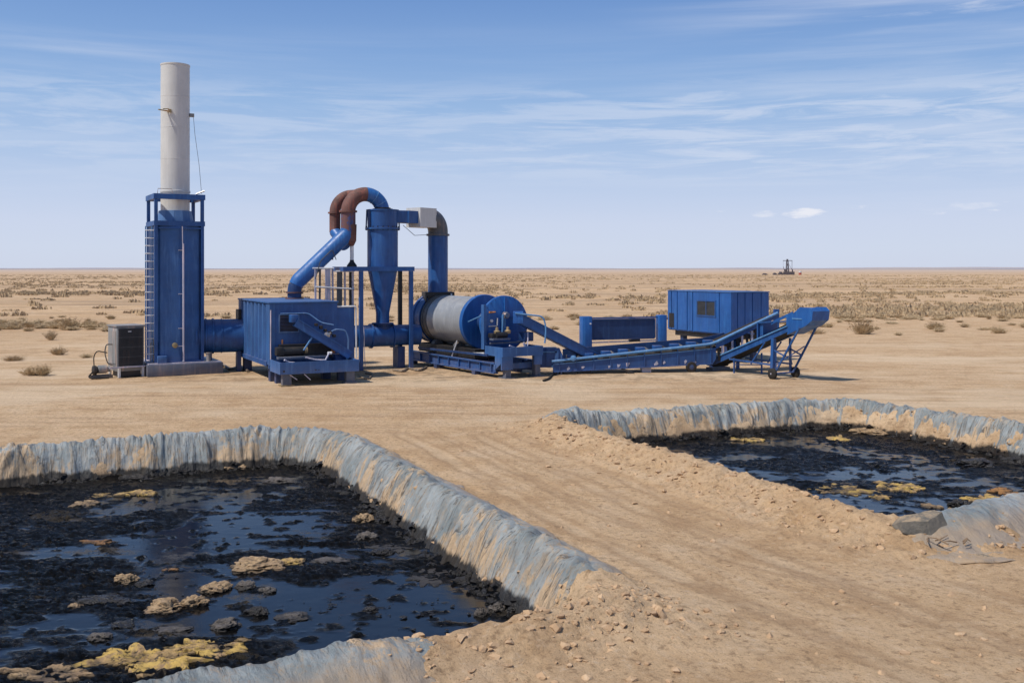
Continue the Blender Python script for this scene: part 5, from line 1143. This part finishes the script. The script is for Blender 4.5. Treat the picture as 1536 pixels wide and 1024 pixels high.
# ------------------------------------------------------------------ dry shrubs
def shrub_material():
    m, t, b = new_mat('dry_shrub'); tc = t.n('ShaderNodeTexCoord'); o = tc.outputs['Object']
    inf = t.n('ShaderNodeObjectInfo').outputs['Random']
    c = t.mix(t.rng(t.noise(o, 3.0, 4), .35, .65), (.42, .31, .19), (.56, .43, .275)); c = t.mix(t.m('MULTIPLY', inf, .5), c, (.44, .34, .20))
    z = t.n('ShaderNodeSeparateXYZ', {0: o}).outputs[2]; c = t.mix(t.rng(z, .25, .75, 0., .4), c, (.56, .43, .28))
    lk(t, c, b.inputs['Base Color']); b.inputs['Roughness'].default_value = .95; b.inputs['Specular IOR Level'].default_value = .1; return m
M['shrub'] = shrub_material()
def shrub_mesh(seed, n, spread, leaf):
    rr = random.Random(seed); vs = []; fs = []
    cores = [(rr.gauss(0, .16), rr.gauss(0, .16), rr.uniform(.7, 1.1)) for _ in range(5)]
    for i in range(n):
        cx, cy, hh = rr.choice(cores); a = rr.random() * 6.283; e = rr.random() ** .7 * spread
        L = hh * rr.uniform(.45, 1.0); d = Vector((math.cos(a) * math.sin(e), math.sin(a) * math.sin(e), math.cos(e)))
        p = Vector((cx, cy, -.03)) + Vector((math.cos(a), math.sin(a), 0)) * rr.random() * .12; mid = p + d * L * .5 + Vector((rr.gauss(0, .03), rr.gauss(0, .03), .04)); q = p + d * L * Vector((1, 1, .9)).length / 1.68
        sd = d.cross(Vector((rr.gauss(0, 1), rr.gauss(0, 1), rr.gauss(0, 1)))).normalized()
        w = .012; k = len(vs); vs += [p - sd * w, p + sd * w, mid + sd * w, mid - sd * w, q]; fs += [(k, k + 1, k + 2, k + 3), (k + 3, k + 2, k + 4)]
        for j in range(leaf):
            c = mid.lerp(q, rr.random()) + Vector((rr.gauss(0, .04), rr.gauss(0, .04), rr.gauss(0, .03))); u = Vector((rr.gauss(0, 1), rr.gauss(0, 1), rr.gauss(0, 1))).normalized() * rr.uniform(.03, .07); v = u.orthogonal().normalized() * rr.uniform(.012, .03)
            k = len(vs); vs += [c - u, c + v, c + u, c - v]; fs.append((k, k + 1, k + 2, k + 3))
    me = bpy.data.meshes.new('shrub'); me.from_pydata([tuple(v) for v in vs], [], fs); me.materials.append(M['shrub']); return me
SH = [shrub_mesh(i, 200 + 40 * (i % 3), 1.0 + .1 * (i % 4), 3) for i in range(6)]
def shrub(x, y, w, h, label, group=None, k=None):
    o = bpy.data.objects.new('dry_shrub', SH[random.randrange(6) if k is None else k]); COL.objects.link(o)
    o.location = (x, y, hz(x, y)); o.scale = (w / 1.5, w / 1.5, h / .85); o.rotation_euler = (0, 0, random.random() * 6.28); return tag(o, label, 'shrub', group)
for (u, v, w, h, lab) in ((1296, 501, 42, 24, 'large rounded dry bush right of the stacker conveyor head'), (1404, 494, 26, 14, 'middle dry bush of three standing along the right edge of the pad'),
                          (1500, 500, 28, 13, 'low dry bush nearest the photo right edge beside the pad'), (46, 562, 44, 16, 'low spreading bush nearest the pad at far left'), (66, 563, 30, 18, 'spiky dry bush touching right side of low spreading bush'),
                          (86, 532, 32, 14, 'faded bush midway between photo left edge and cooling unit'), (78, 510, 24, 16, 'small dry bush above the faded left bush'), (104, 494, 36, 22, 'tall twiggy bush left of the cooling unit skyline'),
                          (22, 541, 30, 10, 'pale low bush close to the left photo edge'), (130, 536, 24, 8, 'little pale tuft left of the cooling unit'), (40, 490, 52, 14, 'wide dark bush at left photo edge on the plain'), (160, 497, 24, 10, 'small bush just left of the cooling unit roof'),
                          (1225, 500, 36, 10, 'low bush under the stacker conveyor head'), (1347, 503, 16, 6, 'tiny tuft between large rounded bush and middle bush'), (20, 492, 40, 12, 'dark bush cut by the left photo edge')):
    x, y, _ = gp(u, v); shrub(x, y, w * y / F, h * y / F, lab)
GL = 'one of many low dry shrubs scattered over the sandy plain behind the plant'
cand = []
while len(cand) < 6000:
    y = 1 / (random.uniform(1 / 700, 1 / 62)) if random.random() < .30 else random.uniform(62, 650); x = random.uniform(-.55, .55) * y
    d = float(fbm(np.array([x * .012]), np.array([y * .035]), 3, 507)[0]) + .35 * float(fbm(np.array([x * .06]), np.array([y * .12]), 2, 502)[0])
    if y < 150 and random.random() < .6: continue
    if random.random() < (.05 + .95 * float(sstep(.02, .40, d))): cand.append((x, y))
cand.sort(key=lambda p: p[1])
for (x, y) in cand[:270]: shrub(x, y, random.uniform(.5, 1.5), random.uniform(.16, .42), GL, 'dry shrubs scattered over the plain')
# the far scrub reads as one mass
vs = []; fs = []
for (x, y) in cand[270:]:
    w = random.uniform(.6, 2.4); h = random.uniform(.22, .62); z = -.05; n = 30 if y < 200 else 13
    for j in range(n):
        a = random.random() * 6.28; r = w * .5 * math.sqrt(random.random()); cx_, cy_ = x + math.cos(a) * r, y + math.sin(a) * r; ww = w * random.uniform(.04, .10); hh = h * random.uniform(.5, 1.0) * (1 - .5 * (2 * r / w) ** 2)
        b2 = random.random() * 3.14; dx, dy = math.cos(b2) * ww, math.sin(b2) * ww; k = len(vs)
        vs += [(cx_ - dx, cy_ - dy, z), (cx_ + dx, cy_ + dy, z), (cx_ + dx * .7 + random.gauss(0, .06), cy_ + dy * .7, z + hh * .8), (cx_ - dx * .2, cy_, z + hh + .05), (cx_ - dx * .9, cy_ - dy * .9, z + hh * .6)]; fs.append((k, k + 1, k + 2, k + 3, k + 4))
vs = np.array(vs)
vs[:, 2] += terrain(vs[:, 0].copy(), vs[:, 1].copy()) if len(vs) < 4e5 else 0
me = bpy.data.meshes.new('far_scrub'); me.from_pydata(vs.tolist(), [], fs); me.materials.append(M['shrub'])
fo = bpy.data.objects.new('far_scrub', me); COL.objects.link(fo); fo['kind'] = 'stuff'; fo['label'] = 'far low scrub covering the plain toward the horizon'

# ------------------------------------------------------------------ sky, sun, camera
SUN_EL = R(56); sx, sy = -.86, -.51
w = bpy.data.worlds.new('World'); scn.world = w; w.use_nodes = True; nt = w.node_tree; nt.nodes.clear(); t = NT(nt)
sky = t.n('ShaderNodeTexSky', sky_type='NISHITA'); sky.sun_disc = False; sky.sun_elevation = SUN_EL; sky.sun_rotation = math.atan2(sx, sy) % (2 * math.pi); sky.dust_density = .6; sky.ozone_density = 2.0; sky.altitude = 300
gen = t.n('ShaderNodeTexCoord').outputs['Generated']; s3 = t.n('ShaderNodeSeparateXYZ', {0: gen}); X, Yd, Zd = s3.outputs
rp = t.n('ShaderNodeValToRGB', {0: t.rng(Zd, 0, .4, 0, 1, False)}); cr = rp.color_ramp
stops = [(0, (206, 214, 232)), (.05, (206, 216, 235)), (.11, (203, 214, 236)), (.17, (194, 209, 235)), (.27, (175, 198, 231)), (.40, (152, 184, 225)), (.52, (132, 168, 217)), (.66, (112, 150, 206)), (1, (92, 134, 196))]
while len(cr.elements) > 1: cr.elements.remove(cr.elements[-1])
cr.elements[0].position = 0; cr.elements[0].color = srgb(*stops[0][1])
for p, c in stops[1:]: e = cr.elements.new(p); e.color = srgb(*c)
az = t.m('DIVIDE', X, t.m('ADD', t.m('ABSOLUTE', Yd), .05))
cv = t.n('ShaderNodeCombineXYZ', {0: az, 1: Zd}).outputs[0]
# thin cirrus, drawn out along the wind
wsp = t.noise(t.map(cv, (1.8, 34, 1), rot=(0, 0, R(-2.0))), 1.0, 7, .55, .3)
wsp2 = t.noise(t.map(cv, (7, 75, 1), rot=(0, 0, R(1.5)), loc=(3, 1, 0)), 1.0, 6, .65, .5)
reg = t.noise(t.map(cv, (1.6, 9, 1), loc=(5.2, 2.1, 0)), 1.0, 3, .5)
right = t.rng(az, -.1, .45, 0, .10)
f1 = t.rng(t.m('ADD', t.m('ADD', wsp, right), t.m('MULTIPLY', reg, .25)), .60, 1.04)
f2 = t.m('MULTIPLY', t.rng(t.m('ADD', wsp2, right), .60, .86), t.rng(reg, .42, .62))
elev = t.m('MULTIPLY', t.rng(Zd, .03, .09), t.m('MAXIMUM', t.m('MULTIPLY', t.rng(Zd, .34, .24), t.rng(az, .05, .3)), t.rng(Zd, .25, .17)))
band = t.m('MULTIPLY', t.rng(Zd, .07, .11), t.rng(Zd, .20, .155))
f3 = t.m('MULTIPLY', t.m('MULTIPLY', band, t.rng(wsp2, .40, .62)), t.rng(az, -.1, .25, .28, .48))
fc = t.m('MULTIPLY', t.m('MAXIMUM', t.m('MAXIMUM', t.m('MULTIPLY', f1, .6), t.m('MULTIPLY', f2, .6)), f3), elev)
# little cumulus low over the horizon
puff = t.noise(t.map(cv, (40, 150, 1), loc=(1.3, .2, 0)), 1.0, 5, .6)
pm = t.m('MULTIPLY', t.m('MULTIPLY', t.rng(Zd, .048, .053), t.rng(Zd, .064, .055)), t.rng(az, .14, .20))
def blob(a0, z0, ra, rz):
    e1 = t.m('DIVIDE', t.m('SUBTRACT', az, a0), ra); e2 = t.m('DIVIDE', t.m('SUBTRACT', Zd, z0), rz)
    return t.m('ADD', t.m('MULTIPLY', e1, e1), t.m('MULTIPLY', e2, e2))
def cloudlet(*a): return t.rng(t.m('ADD', blob(*a), t.m('MULTIPLY', t.m('SUBTRACT', puff, .5), 6.5)), 1.7, -.2)
fp = t.m('MAXIMUM', t.m('MULTIPLY', t.m('MULTIPLY', t.rng(puff, .58, .70), pm), .4), t.m('MAXIMUM', t.m('MULTIPLY', cloudlet(.279, .0535, .016, .0038), .85), t.m('MAXIMUM', t.m('MULTIPLY', cloudlet(.24, .053, .010, .003), .5), t.m('MULTIPLY', cloudlet(.437, .0575, .020, .003), .28))))
col = t.mix(fc, rp.outputs[0], srgb(222, 228, 242)[:3]); col = t.mix(fp, col, srgb(238, 239, 246)[:3])
bg1 = t.n('ShaderNodeBackground', {'Color': sky.outputs[0], 'Strength': .11}); bg2 = t.n('ShaderNodeBackground', {'Color': col, 'Strength': 1.0})
ms = t.n('ShaderNodeMixShader', {0: t.rng(Zd, .42, .8), 1: bg2.outputs[0], 2: bg1.outputs[0]})
out = t.n('ShaderNodeOutputWorld', {'Surface': ms.outputs[0]})
sl = bpy.data.lights.new('sun', 'SUN'); sl.energy = 3.9; sl.angle = R(.9); sl.color = (1.0, .94, .85); so = bpy.data.objects.new('sun', sl); COL.objects.link(so)
dirv = Vector((sx * math.cos(SUN_EL), sy * math.cos(SUN_EL), math.sin(SUN_EL))); so.rotation_euler = (-dirv).to_track_quat('-Z', 'Y').to_euler(); so.location = (-20, -10, 40)
cam = bpy.data.cameras.new('camera'); co = bpy.data.objects.new('camera', cam); COL.objects.link(co); scn.camera = co
co.location = (0, 0, CAM_H); co.rotation_euler = (R(90), 0, 0); cam.sensor_width = 36; cam.lens = F / 1536 * 36; cam.shift_y = -(512 - 403) / 1536; cam.clip_start = .1; cam.clip_end = 60000
scn.view_settings.view_transform = 'Standard'; scn.view_settings.look = 'None'; scn.view_settings.exposure = 0
